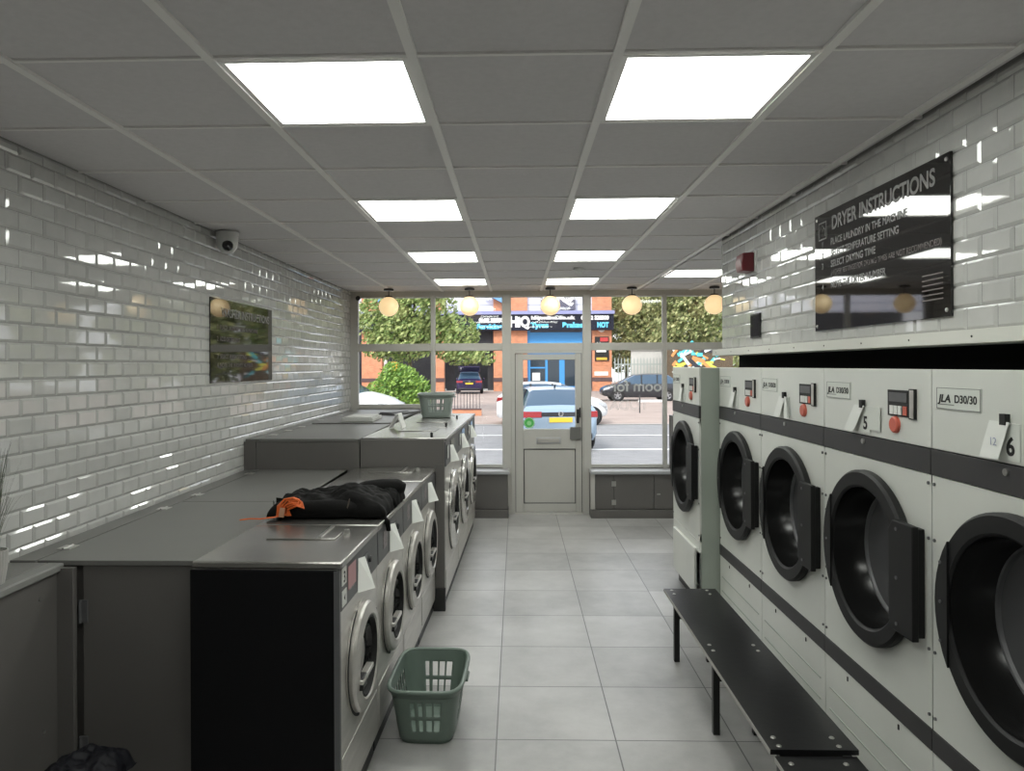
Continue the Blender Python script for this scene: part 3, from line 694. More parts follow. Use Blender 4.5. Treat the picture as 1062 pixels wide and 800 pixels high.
al = thing('fire_alarm_sounder', 'dark red fire alarm box high on the right tiled wall', 'alarm', (RX-.005, 4.56, 2.445))
MB().box(-.012, 0, -.075, .075, -.065, .065).build('back_plate', M['whiteplastic'], al)
MB().prism([(-.012, -.062), (-.085, -.055), (-.095, 0), (-.085, .055), (-.012, .062)], -.06, .07, 'y').build('sounder', M['red'], al, bevel=.008)
tag(MB().box(-.012, 0, -.085, .085, -.075, .075).box(-.014, -.010, -.075, .075, -.066, .066, 1).build('small_notice', [M['ink'], M['signblack']], loc=(RX-.006, 4.50, 2.045)), 'small glossy dark framed notice below the red alarm box', 'sign')

# ================================================================== BENCHES
def bench(name_loc, L, Wd, Z, legs, label):
    t = thing('bench', label, 'bench', name_loc, 0, 'black benches along the dryers')
    tp = MB().box(0, Wd, 0, L, Z-.018, Z, 0); tp.box(-.002, 0, 0, L, Z-.018, Z-.001, 1)
    tp.build('seat_board', [M['wood_black'], M['wood_edge']], t)
    for y in legs:
        for x in (.045, Wd-.075): MB().box(x, x+.032, y-.016, y+.016, 0, Z-.050).build('leg', M['blackmetal'], t, bevel=.002)
        MB().box(.045, Wd-.043, y-.016, y+.016, Z-.050, Z-.018).box(.078, Wd-.075, y-.012, y+.012, Z-.16, Z-.135).build('cross_rail', M['blackmetal'], t)
        for x in (.04, Wd-.06):
            for dy in (-.035, .035): MB().lathe([(0, .004), (.008, .003), (.010, 0)], 'z', (x, min(max(y+dy, .025), L-.02), Z), 12).build('bolt', M['screw'], t)
    return t
bench((.905, 2.60, 0), 1.86, .315, .42, (.05, .93, 1.79), 'long black bench with bright bolt heads along the dryers')
bench((.915, 1.30, 0), 1.285, .29, .405, (.05, 1.20), 'second black bench, only its far end in view at the bottom edge')

# ================================================================== BASKETS
def basket(label, m, loc, rz, a=.172, b=.255, h=.275, ta=.128, tb=.185):
    t = thing('laundry_basket', label, 'laundry basket', loc, rz)
    NS = 160; NR = 28
    def ring(z):
        k = z/h; k = .12+.88*k if z > .01 else 0
        A = ta+(a-ta)*k; B = tb+(b-tb)*k; out = []
        e = 5.0
        for i in range(NS):
            q = 2*PI*(i+.5)/NS; c_, s_ = math.cos(q), math.sin(q); r = (abs(c_/A)**e+abs(s_/B)**e)**(-1/e); out.append((r*c_, r*s_, z))
        return out
    zs = [h*j/NR for j in range(NR+1)]; vs = [p for z in zs for p in ring(z)]; fs = []
    def hole(i, j):
        p = vs[j*NS+i]; q = vs[(j+1)*NS+(i+1) % NS]; x, y, z = (p[0]+q[0])/2, (p[1]+q[1])/2, (p[2]+q[2])/2
        A = ta+(a-ta)*z/h; B = tb+(b-tb)*z/h
        if not (.24*h < z < .78*h) or abs(z/h-.51) < .035: return False
        if abs(y) > .9*B: u = x/A; return abs(u) < .50 and ((u+.50)/.25) % 1 > .34
        if abs(x) > .9*A: u = y/B; return abs(u) < .60 and ((u+.60)/.20) % 1 > .42
        return False
    for j in range(NR):
        for i in range(NS):
            if not hole(i, j): fs.append((j*NS+i, j*NS+(i+1) % NS, (j+1)*NS+(i+1) % NS, (j+1)*NS+i))
    fs.append(tuple(range(NS))[::-1])
    o = MB().add(vs, fs).build('tub', m, t, ang=60); s_ = o.modifiers.new('s', 'SOLIDIFY'); s_.thickness = .004; s_.offset = 0
    rim = [(x*1.035, y*1.025, h-.002) for x, y, _ in ring(h)]
    MB().tube(rim, .011, 8, 0, True).build('rim', m, t, ang=60)
    lo = [(x*1.03, y*1.02, h-.034) for x, y, _ in ring(h-.034)]; up = [(x*1.045, y*1.035, h) for x, y, _ in ring(h)]
    mb = MB(); mb.add(lo+up, [(i, (i+1) % NS, NS+(i+1) % NS, NS+i) for i in range(NS)]); o = mb.build('rim_skirt', m, t, ang=60); s_ = o.modifiers.new('s', 'SOLIDIFY'); s_.thickness = .003
    for sg_ in (1, -1): MB().box(-.006, .014, -.05, .05, -.038, -.024, 0, Matrix.Translation((sg_*a*1.05, 0, h)) @ Matrix.Rotation(0 if sg_ > 0 else PI, 4, 'Z')).build('handle', m, t, bevel=.004)
    return t
basket('sage green plastic laundry basket standing on the floor by the low washers', M['bgreen'], (-.440, 3.60, .002), -.03)
basket('grey green plastic laundry basket standing on the tall washer tops near the window', M['bgrey'], (-.835, 7.45, 1.2775), .06, a=.178, b=.2, h=.235, ta=.14, tb=.15)

# ================================================================== JACKET, BAG
def cloth_blob(name, cx, cy, z0, L, Wd, hfun, m, seed, parent=None, nx=90, ny=50, fold=.012):
    vs = []; fs = []
    for j in range(ny+1):
        for i in range(nx+1):
            u = -1+2*i/nx; v = -1+2*j/ny
            X = u*L; Y = v*Wd
            e = max(0, 1-abs(u)**6)*max(0, 1-abs(v)**4)
            hh = hfun(u, v)
            f = noise.fractal(Vector((u*2.4+seed, v*1.8, seed)), 1, 2, 2)
            g = noise.noise(Vector((u*3.5+v*2+seed*2, v*5-u*1.5, 1.3)))
            g = (.6-abs(g)*1.6)
            z = e**.42*(hh+f*fold*1.6+g*fold)
            w_ = 1+.10*noise.noise(Vector((u*2.5, v*2.5, seed+9)))
            vs.append((cx+X*w_, cy+Y*(1+.18*noise.noise(Vector((u*3, v*1.5, seed+4)))), z0+max(0, z)))
    for j in range(ny):
        for i in range(nx): a = j*(nx+1)+i; fs.append((a, a+1, a+nx+2, a+nx+1))
    n0 = len(vs); vs += [(p[0], p[1], z0) for p in vs]
    def k(i, j): return j*(nx+1)+i
    for i in range(nx): fs += [(k(i, 0), k(i, 0)+n0, k(i+1, 0)+n0, k(i+1, 0)), (k(i+1, ny), k(i+1, ny)+n0, k(i, ny)+n0, k(i, ny))]
    for j in range(ny): fs += [(k(0, j+1), k(0, j+1)+n0, k(0, j)+n0, k(0, j)), (k(nx, j), k(nx, j)+n0, k(nx, j+1)+n0, k(nx, j+1))]
    return MB().add(vs, fs).build(name, m, parent, ang=180)
jk = thing('jacket', 'crumpled black jacket lying across the low washer tops', 'jacket', (-.92, 3.66, 1.071))
def jh(u, v): return .088+.020*math.exp(-((u-.35)/.35)**2)+.010*math.sin(u*5+v*2)
b1 = cloth_blob('body', 0, 0, 0, .285, .20, jh, M['cloth'], 3.1, jk, fold=.018)
cloth_blob('hood', .17, .20, 0, .13, .14, lambda u, v: .085, M['cloth'], 8.2, jk, 40, 40, .012)
mb = MB(); pts = [(.05, .12, .05), (.12, .14, .075), (.20, .16, .085), (.28, .18, .085), (.315, .19, .075)]
mb.tube(pts, [.045, .048, .045, .042, .026], 14); mb.build('sleeve', M['cloth'], jk, ang=180)
mb = MB(); mb.tube([(-.24, -.12, .03), (-.12, -.18, .04), (.02, -.17, .045), (.16, -.16, .04), (.245, -.13, .025)], [.032, .038, .036, .032, .018], 12); mb.build('sleeve', M['cloth'], jk, ang=180)
MB().tube([(.21, -.16, .03), (.255, -.17, .006), (.285, -.165, -.03), (.288, -.15, -.075)], [.03, .028, .022, .012], 10, flat=.6).build('cuff', M['cloth'], jk, ang=180)
MB().box(-.001, .001, 0, .05, 0, .06, 0, Matrix.Translation((-.285, -.13, .0)) @ Matrix.Rotation(.4, 4, 'Z')).box(-.03, .03, -.002, .002, 0, .075, 0, Matrix.Translation((-.262, -.10, 0)) @ Matrix.Rotation(-.5, 4, 'Z')).build('collar', M['cloth'], jk)
MB().box(-.002, .003, -.002, .002, -.025, .025, 0, Matrix.Translation((.10, -.196, .065)) @ Matrix.Rotation(.25, 4, 'Y')).build('zip_pull', M['zip'], jk)
mb = MB(); r = random.Random(2)
P = [(-.235, -.215, .008), (-.24, -.20, .055), (-.215, -.19, .085), (-.17, -.19, .092), (-.145, -.2, .085), (-.14, -.215, .07), (-.17, -.215, .072), (-.20, -.21, .06), (-.205, -.22, .012)]
for k in range(3): mb.tube([(x+.012*k-.004*k*math.sin(i*2.), y-.005*k, z*(1-.10*k)+.004*k*math.cos(i*3)) for i, (x, y, z) in enumerate(P)], .012, 8, flat=.45)
mb.tube([(-.40, -.28, .004), (-.36, -.26, .006), (-.31, -.26, .005), (-.25, -.235, .008), (-.22, -.215, .012)], .007, 8, flat=.5)
o = mb.build('lanyard', M['orange']); o.location = (-.92, 3.66, 1.071); tag(o, 'orange webbing strap tangled on the left end of the black jacket', 'strap')
MB().box(-.012, .012, -.003, .002, 0, .045, 0, Matrix.Translation((-.215, -.235, .008)) @ Matrix.Rotation(.15, 4, 'Y')).build('strap_tag', M['tan'], o)

def bh(u, v): return .09+.03*math.sin(u*4+v*3)
bn = thing('waste_bin', 'dark bin with a crumpled black liner at the bottom left corner', 'bin', (-1.54, 2.50, 0))
MB().lathe([(0, 0), (.10, 0), (.125, .37), (.120, .37), (.098, .01)], 'z', n=36).build('bucket', M['black'], bn)
cl = cloth_blob('bin_liner', 0, 0, .345, .135, .125, lambda u, v: .075*(1-.5*u*u), M['navycloth'], 5.5, bn, 60, 40, .014)
mb = MB(); NS = 72
vs = []
for j, (rr, z) in enumerate(((.134, .375), (.140, .35), (.138, .29), (.135, .22))):
    for i in range(NS):
        a = 2*PI*i/NS; q = rr*(1+.035*noise.noise(Vector((math.cos(a)*4, math.sin(a)*4, z*6)))+.02*math.sin(a*17+j)); vs.append((q*math.cos(a), q*math.sin(a), z+(.03*noise.noise(Vector((math.cos(a)*3, math.sin(a)*3, 2))) if j == 3 else 0)))
mb.add(vs, [(j*NS+i, j*NS+(i+1) % NS, (j+1)*NS+(i+1) % NS, (j+1)*NS+i) for j in range(3) for i in range(NS)]).build('liner_cuff', M['navycloth'], bn, ang=180)

# ================================================================== OUTDOORS
G = -.2
def out(name, mb, m, **k): return struct(mb.build(name, m, **k))
out('ground_pavement', MB().box(-30, 30, 8.96, 13.9, G-.3, G), M['pave'])
out('ground_road', MB().box(-40, 40, 13.9, 24.2, G-.4, G-.01).box(-40, 40, 17.08, 17.24, G-.01, G-.004, 1).box(-40, 40, 20.6, 20.68, G-.01, G-.005, 1), [M['asphalt'], M['line']])
out('ground_forecourt', MB().box(-40, 40, 24.2, 90, G-.3, G).box(-40, 40, 24.2, 24.35, G-.3, G+.01, 1), [M['pavers'], M['kerb']])

# garage building
BY = 56.
gb = thing('garage_building', 'orange brick tyre garage with white cladding and a navy fascia across the road', 'building', (0, 0, 0))
def bpart(name, mb, m, par=None, **k): return mb.build(name, m, par or gb, **k)
# x positions at y=56: from pixel columns
def ux(u, Y=BY): return ((u-517.5)/744*math.cos(.0245)-math.sin(.0245))/(math.cos(.0245)+(u-517.5)/744*math.sin(.0245))*Y
def vz(v, Y=BY): return 1.805-(v-379.2)/744*Y
piers = [(376, 397), (448, 461), (512, 523.5), (526, 547), (614, 634)]
for a, b in piers:
    p = bpart('brick_pier', MB().box(ux(a), ux(b), BY-.3, BY+.4, G, 7.6), M['brick'])
    bpart('brick_course', MB().box(ux(a)-.03, ux(b)+.03, BY-.34, BY-.3, vz(396), vz(392)), M['brickband'], p)
bpart('rear_wall', MB().box(-30, ux(634), BY+6, BY+6.3, G, 8).box(-30, ux(634), BY+.4, BY+6, G-.05, G+.02, 1), [M['dark'], M['concrete']])
bpart('side_wall', MB().box(ux(634)-.3, ux(634), BY+.4, BY+6, G, 8), M['brick'])
# upper cladding with joints
mb = MB().box(-30, ux(634)-.05, BY, BY+.3, vz(326), 8.2)
for z in (5.9, 6.5, 7.1, 7.7): mb.box(-30, ux(634)-.05, BY-.02, BY, z, z+.05, 1)
bpart('cladding', mb, [M['clad'], M['cladline']])
for a, b, s_ in ((498, 523, 1), (380, 398, 1), (448, 420, 1)):
    x0, x1 = ux(a), ux(b); bpart('blue_gable', MB().prism([(x0, 7.9), (x0, 7.6), (x1, 6.55), (x1+.1, 6.7), (x1+.1, 7.9)], BY-.9, BY-.25, 'y'), M['roofblue'])
# fascias
for a, b in ((440, 523.5), (528, 635.5), (340, 436)):
    f = bpart('fascia', MB().box(ux(a), ux(b), BY-.75, BY-.45, vz(343.5), vz(327)), M['fascia']); bpart('fascia_cap', MB().box(ux(a)-.05, ux(b)+.05, BY-.85, BY-.4, vz(327), vz(323.5)), M['fasciatop'], f)
    FY = BY-.76
    def ft(s, u0, u1, vb, hpx, m, bold=.01): text(s, hpx*BY/744*1.38, M[m], f, F_negy(ux(u0, FY), FY, vz(vb, FY)), 'fascia_lettering', .01, bold, fit=ux(u1, FY)-ux(u0, FY))
    if a == 528:
        ft('HiQ', 528.5, 549.5, 339, 10.5, 'vinyl', .06); ft('hiqonline.co.uk', 551, 597, 331.5, 3.4, 'vinyl', .02); ft('01482 328300', 603, 632, 332, 3.8, 'vinyl', .03)
        ft('Tyres', 551, 569.5, 340, 5, 'cyan', .035); ft('Brakes', 583.5, 605, 340, 5, 'cyan', .035); ft('MOT', 619.5, 631.5, 340, 5, 'cyan', .035)
    if a == 440: ft('01482 328300', 497, 522, 334, 3.8, 'vinyl', .03); ft('Servicing', 495, 521, 341, 5, 'cyan', .035)
us = bpart('roof_sign', MB().box(ux(561), ux(596.5), BY-.4, BY-.1, vz(322), 8.0), M['signpanel'])
text('HiQ', 1.7, M['vinyl'], us, F_negy(ux(564), BY-.42, vz(314.5)), 'sign_lettering', .01, .06, fit=ux(594.5)-ux(564))
# bay one: blue shutter half down over a glazed entrance
mb = MB().box(ux(547), ux(605), BY+.02, BY+.1, vz(360), vz(345))
for k in range(7): mb.box(ux(547), ux(605), BY-.01, BY+.02, vz(345)-.18*k-.12, vz(345)-.18*k-.04)
bpart('roller_shutter', mb, M['shutter'])
ent = bpart('entrance_frame', MB().box(ux(547), ux(550), BY-.05, BY+.1, G, vz(343)).box(ux(604), ux(613), BY-.05, BY+.15, G, vz(343)).box(ux(550), ux(604), BY, BY+.1, vz(373), vz(358)).box(ux(565.5), ux(568), BY, BY+.1, G, vz(373)).box(ux(580), ux(585.5), BY, BY+.1, G, vz(373)).box(ux(550), ux(566), BY, BY+.1, vz(382.5), vz(381)).box(ux(550), ux(604), BY, BY+.1, G, vz(401)), M['blueframe'])
for a, b in ((550, 565.5), (568, 580), (585.5, 604)): bpart('entrance_glass', MB().box(ux(a), ux(b), BY+.04, BY+.06, G, vz(373)), M['darkglass'], ent)
bpart('window_poster', MB().box(ux(552), ux(560), BY-.03, BY+.0, vz(395), vz(387)), M['vinyl'], ent)
# bay two: open dark bay, shutter box
bpart('bay_header', MB().box(ux(461), ux(512), BY+.1, BY+.4, vz(362), vz(343)), M['dark'])
bpart('bay_side', MB().box(ux(505), ux(512), BY+1.5, BY+1.7, G, vz(362)).box(ux(461), ux(470), BY+1.5, BY+1.7, G, vz(362)), M['dark'])
bpart('drain_pipe', MB().cyl((ux(401), BY-.4, G), (ux(401), BY-.4, 6), .13, 10).cyl((ux(525), BY-.4, G), (ux(525), BY-.4, 7.4), .13, 10), M['whiteplastic'])
bpart('bollard_post', MB().box(ux(407), ux(413), BY-.6, BY-.3, G, vz(375)), M['yellow'])
# pier signs
pz = bpart('bulkhead_lamp', MB().lathe([(0, -.12), (.26, -.10), (.30, 0)], 'y', (ux(623.5), BY-.3, vz(341.5)), 24), M['vinyl'])
sp_ = bpart('pier_sign', MB().box(ux(616.5), ux(631), BY-.38, BY-.3, vz(375), vz(350)), M['ink'])
bpart('sign_stripe', MB().box(ux(622), ux(630), BY-.40, BY-.38, vz(355), vz(351), 0).box(ux(618), ux(628), BY-.40, BY-.38, vz(366), vz(363.5), 1).box(ux(618), ux(629), BY-.40, BY-.38, vz(374), vz(371.5), 2), [M['redsign'], M['vinyl'], M['yellow']], sp_)
text('1 hour', .30, M['vinyl'], sp_, F_negy(ux(618), BY-.40, vz(358.5)), 'sign_lettering', .01, .01, fit=ux(629)-ux(618))
bpart('pier_plaque', MB().box(ux(616), ux(630), BY-.36, BY-.3, vz(390), vz(386)), M['vinyl'])

# ---- fence, concrete wall, graffiti wall, on the right
fn = thing('palisade_fence', 'galvanised palisade fence right of the garage', 'fence', (0, 46, G))
for k in range(18):
    x = ux(637, 46)+k*.205+.05
    MB().prism([(x-.035, 0), (x+.035, 0), (x+.035, 2.35), (x, 2.5), (x-.035, 2.35)], -.01, .01, 'y').build('pale', M['fence'], fn)
MB().box(ux(637, 46), ux(637, 46)+3.7, .01, .05, .5, .58).box(ux(637, 46), ux(637, 46)+3.7, .01, .05, 2.0, 2.08).build('rail', M['fence'], fn)
cw = thing('concrete_wall', 'pale concrete boundary wall behind the dark parked car', 'wall', (0, 0, 0))
MB().box(ux(655, 47), ux(720, 47), 47, 47.3, G, 2.75).box(ux(655, 47)-.1, ux(720, 47), 46.9, 47.4, 2.75, 2.85).build('panel', M['concrete'], cw)
gw = thing('painted_wall', 'street wall with colourful spray paint beyond the far dryer', 'wall', (0, 45, 0))
x0, x1 = ux(690, 45), ux(760, 45)
MB().box(x0, x1, 0, .3, G, 2.75).build('panel', M['bark'], gw)
r = random.Random(11); cols = [mat('spray_%s' % n_, c_, .6) for n_, c_ in (('teal', (.1, .55, .6)), ('orange', (.7, .3, .1)), ('white', (.75, .8, .8)), ('black', (.03, .03, .04)), ('yellow', (.7, .7, .1)))]
mb = MB()
for k in range(55):
    x = r.uniform(x0+.2, x1-.8); z = r.uniform(1.3, 2.6); a = r.uniform(-1, 1); l_ = r.uniform(.35, .9); T = Matrix.Translation((x, -.012-.0006*k, z)) @ Matrix.Rotation(a, 4, 'Y'); mb.box(0, l_, 0, .01, 0, r.uniform(.08, .26), r.randrange(5), T)
mb.build('spray_paint', cols, gw)
sv = thing('street_sign', 'small white sign plate on the paving right of the dark car', 'sign', (ux(662, 30), 30, G))
MB().box(0, 1.1, 0, .03, .45, .55).build('plate', M['vinyl'], sv); MB().box(.03, .08, 0, .04, 0, .75).box(1.0, 1.05, 0, .04, 0, .75).build('post', M['alu_d'], sv)
# ---- railing on a low brick wall
rl = thing('brick_wall_railing', 'low brick wall with thin upright railings across the road', 'railing', (0, 28.6, G))
x0, x1 = ux(469, 28.6), ux(499, 28.6)
MB().box(x0, x1, 0, .25, 0, .24).box(x0, x1, -.02, .27, .24, .28, 1).build('wall', [M['brick'], M['brickband']], rl)
for k in range(9): x = x0+.08+k*(x1-x0-.16)/8; MB().cyl((x, .12, .28), (x, .12, .95), .012, 6).build('upright', M['cardark'], rl)
MB().box(x0+.05, x1-.05, .10, .14, .92, .95).build('top_rail', M['cardark'], rl)
rl = thing('street_railing', 'thin pale street railing left of the round bush', 'railing', (0, 31, G))
x0, x1 = ux(384, 31), ux(407, 31)
for k in range(10): x = x0+k*(x1-x0)/9; MB().cyl((x, 0, 0), (x, 0, 1.05), .014, 6).build('upright', M['fence'], rl)
MB().box(x0, x1, -.02, .02, 1.03, 1.07).build('top_rail', M['fence'], rl)

# ---- trees
def tree(name, label, cat, loc, blobs, n, size, m, trunk, seed, group=None):
    t = thing(name, label, cat, loc, 0, group); r = random.Random(seed); mb = MB()
    tot = sum(b[3]*b[4]*b[5] for b in blobs)
    for (x, y, z, a, b, c) in blobs:
        for _ in range(int(n*a*b*c/tot)):
            while True:
                p = Vector((r.uniform(-1, 1), r.uniform(-1, 1), r.uniform(-1, 1)))
                if .25 < p.length < 1: break
            p = p*(.55+.45*r.random()) if r.random() < .35 else p.normalized()*r.uniform(.82, 1.05)
            q = Vector((x+p.x*a, y+p.y*b, z+p.z*c)); q += Vector((noise.noise(q*1.7), noise.noise(q*1.7+Vector((9, 0, 0))), noise.noise(q*1.7+Vector((0, 9, 0)))))*.35*min(a, c)
            nn = Vector((r.gauss(0, 1), r.gauss(0, 1), r.gauss(0, 1))).normalized(); u = nn.orthogonal().normalized(); v = nn.cross(u); s_ = size*r.uniform(.6, 1.4)
            mb.add([tuple(q-u*s_), tuple(q+v*s_*.5), tuple(q+u*s_), tuple(q-v*s_*.5)], [(0, 1, 2, 3)])
    mb.build('foliage', m, t, fixn=False, ang=180)
    mb = MB(); r0, hh = trunk; mb.tube([(0, 0, 0), (.05, 0, hh*.5), (-.03, 0, hh)], [r0, r0*.8, r0*.55], 10)
    for x, y, z, a, b, c in blobs[:5]: mb.tube([(-.03, 0, hh*.9), (x*.5, y*.5, (hh+z)/2), (x, y, z)], [r0*.5, r0*.35, r0*.15], 7)
    mb.build('trunk', M['bark'], t, ang=80)
    return t
Y = 30.5
tree('tree', 'leafy green tree behind the left window panes', 'tree', (ux(425, Y), Y, G), [(-1.0, 0, 4.1, 1.2, 1.2, 1.3), (.5, 0, 4.3, 1.4, 1.2, 1.4), (1.7, .2, 3.3, 1.2, 1, .95), (-.3, -.3, 3.1, 1.5, 1, .85), (.3, 0, 5.6, 1.5, 1.2, 1), (2.2, 0, 2.6, .9, .8, .55), (3.0, 0, 2.35, .65, .6, .33), (-1.3, 0, 2.9, .7, .8, .6)], 15000, .10, M['leaf'], (.14, 2.6), 1)
Y = 29.
tree('bush', 'round bright green bush behind the left window, above the white car', 'bush', (ux(413, Y), Y, G), [(0, 0, .95, 1.25, .9, .9), (-.6, 0, .6, .7, .8, .6), (.7, 0, .7, .7, .8, .7), (0, 0, 1.6, .8, .7, .5)], 7000, .075, M['leafb'], (.06, .5), 2)
trg = 'trees on the right beyond the fence'
for (u, Y, s_, lab, mm, sd) in ((650, 66, 1., 'tall tree just right of the garage, left of the window bar', 'leafr', 21), (676, 58, .95, 'tall tree right of centre of the right window, beyond the concrete wall', 'leafr', 22), (708, 53, 1., 'tree behind the window bar, above the far dryer', 'leafr', 23), (740, 62, 1.1, 'tree farthest right, partly behind the end of the tiled wall', 'leaf', 24)):
    tree('tree', lab, 'tree', (ux(u, Y), Y, G), [(0, 0, 5, 2.2, 1.6, 2.2), (-1, 0, 3.2, 1.6, 1.2, 1.3), (1.2, 0, 3.6, 1.6, 1.2, 1.5), (.2, 0, 7.4, 2.2, 1.5, 1.7), (-1.5, 0, 7.0, 1.7, 1.2, 1.5), (1.7, .2, 6.3, 1.5, 1.2, 1.5), (-.8, 0, 6.2, 1.6, 1.2, 1.4), (0, 0, 2.2, 1.9, 1., .9)], 15000, .15, M[mm], (.2, 4.), sd, trg)

for x, Y, sd, lab in ((17.5, 50, 31, 'tree hidden beyond the tiled wall, first right of the painted wall'), (23.5, 52, 32, 'tree hidden beyond the tiled wall, second right of the painted wall'), (29.5, 50, 33, 'tree hidden beyond the tiled wall, farthest to the right')):
    tree('tree', lab, 'tree', (x, Y, G), [(0, 0, 5, 2.6, 1.6, 2.4), (-1, 0, 2.4, 1.9, 1.2, 1.4), (1.2, 0, 2.4, 1.9, 1.2, 1.6), (.2, 0, 7.4, 2.4, 1.5, 1.7)], 5000, .26, M['leafr'], (.2, 4.), sd)
# ---- cars
def wheel(par, x, y, r):
    s_ = 1 if y > 0 else -1; T = Matrix.Translation((x, y, r))
    wv = MB(T).lathe([(r*.62, -.09), (r*.93, -.10), (r, -.07), (r, .07), (r*.93, .10), (r*.62, .09)], 'y', n=28).build('wheel', M['tyre'], par)
    mb = MB(T).lathe([(0, .07*s_), (.07, .075*s_), (.08, .06*s_)], 'y', n=12).lathe([(r*.64, .08*s_), (r*.56, .07*s_), (r*.56, -.05*s_)], 'y', n=28)
    for k in range(5): mb.box(-.03, .03, .05*s_-.012, .05*s_+.012, .04, r*.6, 0, Matrix.Rotation(2*PI*k/5, 4, 'Y'))
    mb.build('rim', M['rim'], wv)
    MB(T).lathe([(0, 0), (r*.58, 0)], 'y', n=20).build('brake_disc', M['ink'], wv)
def car(label, paint, loc, rz, L=4.2, Wd=1.78, Ht=1.46, estate=False, arch=.31, detail=True, open_boot=False, wb=1.31):
    t = thing('car', label, 'car', loc, rz); h = Wd/2; q = L/4.2
    # x, half width, bottom, belt z, top z, roof half width ; x forward
    tail = [(-2.10, .84, .36, .62, .64), (-2.09, .93, .30, .80, .84), (-2.04, .98, .26, .92, .97), (-1.97, 1., .24, .97, 1.00)]
    if estate: cabin = [(-1.90, 1., .24, .97, 1.06), (-1.70, 1., .22, .97, Ht-.08), (-1.45, 1., .22, .97, Ht-.02)]
    else: cabin = [(-1.88, 1., .24, .97, 1.06), (-1.62, 1., .22, .97, 1.27), (-1.38, 1., .22, .97, Ht-.05)]
    cabin += [(-.9, 1., .20, .96, Ht), (-.2, 1., .20, .95, Ht), (.35, 1., .20, .95, Ht-.05), (.80, 1., .20, .94, 1.21), (1.20, 1., .22, .93, .98)]
    nose = [(1.45, .99, .24, .86, .93), (1.80, .95, .26, .74, .84), (2.02, .86, .30, .62, .72), (2.10, .72, .36, .55, .60)]
    st_ = tail+cabin+nose; rings = []
    for (x, k, zb, zbelt, zt) in st_:
        w_ = h*k; top = zt-zbelt; rt = w_*(.95-.42*min(1, max(0, top)/.5)*.55)
        rings.append([(x*q, 0, zb), (x*q, w_*.9, zb), (x*q, w_, zb+.16), (x*q, w_, zbelt-.10), (x*q, w_*.965, zbelt), (x*q, rt, zt-.05*min(1, top/.2)), (x*q, rt*.86, zt-.005), (x*q, 0, zt+.012)])
    body = MB(); gl = MB(); N = 8; a0 = len(tail); a1 = len(tail)+len(cabin)-1
    for sgn in (1, -1):
        for i in range(len(rings)-1):
            for j in range(N-1):
                vs = [rings[i][j], rings[i+1][j], rings[i+1][j+1], rings[i][j+1]]; vs = [(x, y*sgn, z) for x, y, z in vs]
                isg = False
                if a0+1 <= i < a1-1 and j == 4: isg = True                     # side glass
                if i in (a0, a0+1) and j >= 5 and not estate: isg = True      # rear screen
                if estate and i == a0 and j >= 5: isg = True
                if i in (a1-2, a1-1) and j >= 5: isg = True                    # windscreen
                (gl if isg else body).add(vs, [(0, 1, 2, 3)])
        for e in (0, -1): body.add([(x, y*sgn, z) for x, y, z in rings[e]], [tuple(range(N))])
    def weld(o):
        bm = bmesh.new(); bm.from_mesh(o.data); bmesh.ops.remove_doubles(bm, verts=bm.verts, dist=.001); bmesh.ops.recalc_face_normals(bm, faces=bm.faces); bm.to_mesh(o.data); bm.free(); o.data.set_sharp_from_angle(angle=math.radians(50))
    o = body.build('body', paint, t, ang=50); weld(o)
    g = gl.build('windows', M['carglass'], t, ang=50); weld(g)
    mb = MB()                                                   # pillars between side windows
    for sgn in (1, -1):
        for x in (-.78, .05): mb.tube([(x*q, h*.972*sgn, .95), (x*q-.03, h*.74*sgn, Ht-.05)], .03, 6)
    mb.build('door_pillar', M['ink'], t)
    for x in (-wb*q, wb*q):
        for s_ in (1, -1):
            MB(Matrix.Translation((x, s_*(h-.005), arch))).lathe([(0, 0), (arch+.05, 0), (arch+.05, .012*s_), (0, .012*s_)], 'y', n=28).build('wheel_arch', M['ink'], t)
            wheel(t, x, s_*(h-.05), arch)
    for s_ in (1, -1):
        MB().prism([(-2.108*q, .79), (-1.75*q, .86), (-1.80*q, .95), (-2.06*q, .93)], s_*h*.50, s_*(h*.995+.008), 'y').build('tail_light', M['tail'], t, bevel=.01)
        MB().prism([(1.70*q, .68), (2.06*q, .58), (2.03*q, .70), (1.72*q, .82)], s_*h*.60, s_*(h*.955), 'y').build('headlight', M['head'], t, bevel=.01)
        MB().lathe([(.09*math.sin(a), -.09*math.cos(a)) for a in [PI*i/8 for i in range(9)]], 'x', (.72*q, s_*(h+.09), 1.0), 14).build('wing_mirror', paint, t)
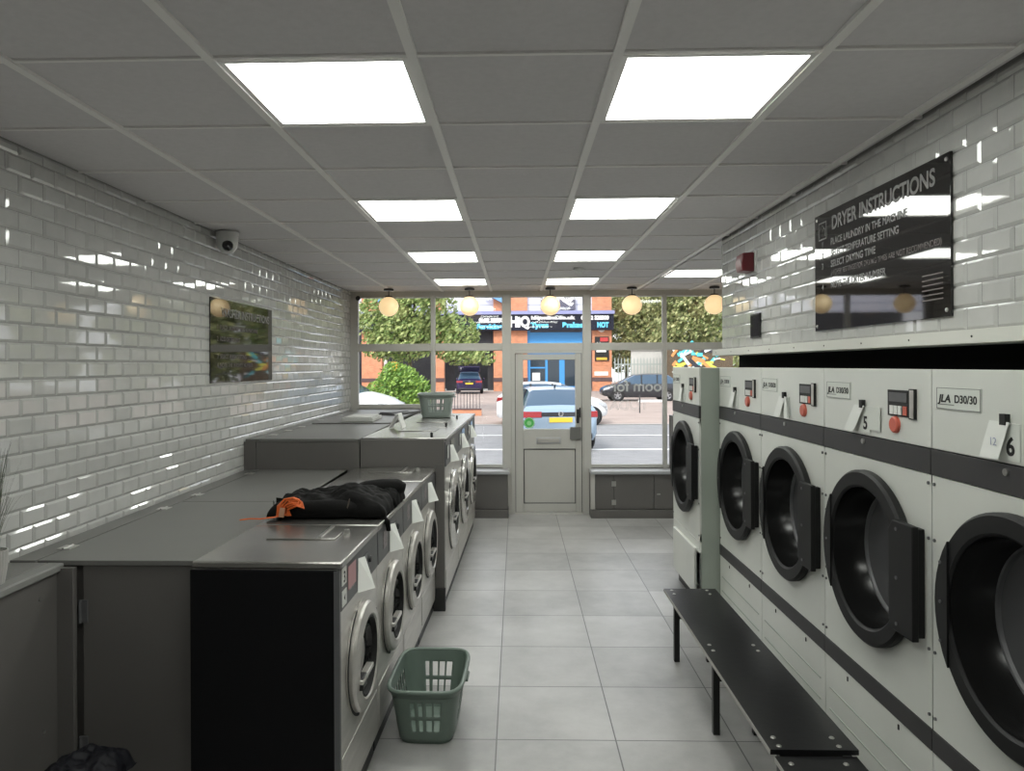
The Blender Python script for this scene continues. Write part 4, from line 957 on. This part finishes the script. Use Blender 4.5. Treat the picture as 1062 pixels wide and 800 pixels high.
    if detail:
        MB().box(-2.125*q, -2.10*q, -.27, .27, .68, .79).build('number_plate', M['plate'], t, bevel=.003)
        MB().box(-2.12*q, -1.98*q, -h*.85, h*.85, .30, .42).box(-2.112*q, -2.085*q, -h*.52, h*.52, .815, .915, 0).build('bumper_trim', M['cardark'], t, bevel=.01)
        b_ = MB().lathe([(.048, -2.118*q), (.06, -2.118*q), (.06, -2.10*q), (.048, -2.10*q)], 'x', (0, 0, .88), 24)
        b_.tube([(-2.118*q, .034, .915), (-2.118*q, .018, .85), (-2.118*q, 0, .885), (-2.118*q, -.018, .85), (-2.118*q, -.034, .915)], .006, 6); b_.build('badge', M['chrome'], t)
        MB().tube([(-1.2*q, 0, Ht), (-1.32*q, 0, Ht+.09)], [.025, .008], 8).build('aerial', M['ink'], t)
    if open_boot:
        MB().box(-.03, .03, -h*.85, h*.85, 0, .85, 0, Matrix.Translation((-1.45*q, 0, Ht-.02)) @ Matrix.Rotation(-1.15, 4, 'Y')).build('open_tailgate', paint, t, bevel=.02)
    return t
car('silver blue hatchback seen from behind through the glass door', M['carsilver'], (.80, 18.75, G), math.radians(90+6), L=4.2, Wd=1.74)
car('small white hatchback passing behind the silver blue car', M['carwhite'], (ux(571.5, 24.9), 24.9, G), 0, L=3.75, wb=1.48, Wd=1.66, Ht=1.43, arch=.29, detail=False)
car('dark grey hatchback parked side-on in the right window', M['cardark'], (ux(663.5, 40.6), 40.6, G), PI, L=4.4, Wd=1.75, Ht=1.50, estate=False, arch=.32, detail=False)
car('dark purple hatchback with raised tailgate parked at the garage bay', M['carpurple'], (ux(487, 52), 52.5, G), math.radians(92), L=4.0, Wd=1.8, Ht=1.6, detail=True, open_boot=True)
wc = car('white car nosing in at the lower left of the left window', M['carwhite'], (ux(433, 20.5)-2.95, 20.8, G), math.radians(-3), L=4.3, Wd=1.8, Ht=1.45, detail=False)
wc.scale = (1.14, 1.1, 1.27)
for o in bpy.data.objects:
    if o.parent is None and o.type in ('MESH', 'EMPTY') and 'label' not in o and o.get('kind') != 'structure': print('UNTAGGED', o.name)
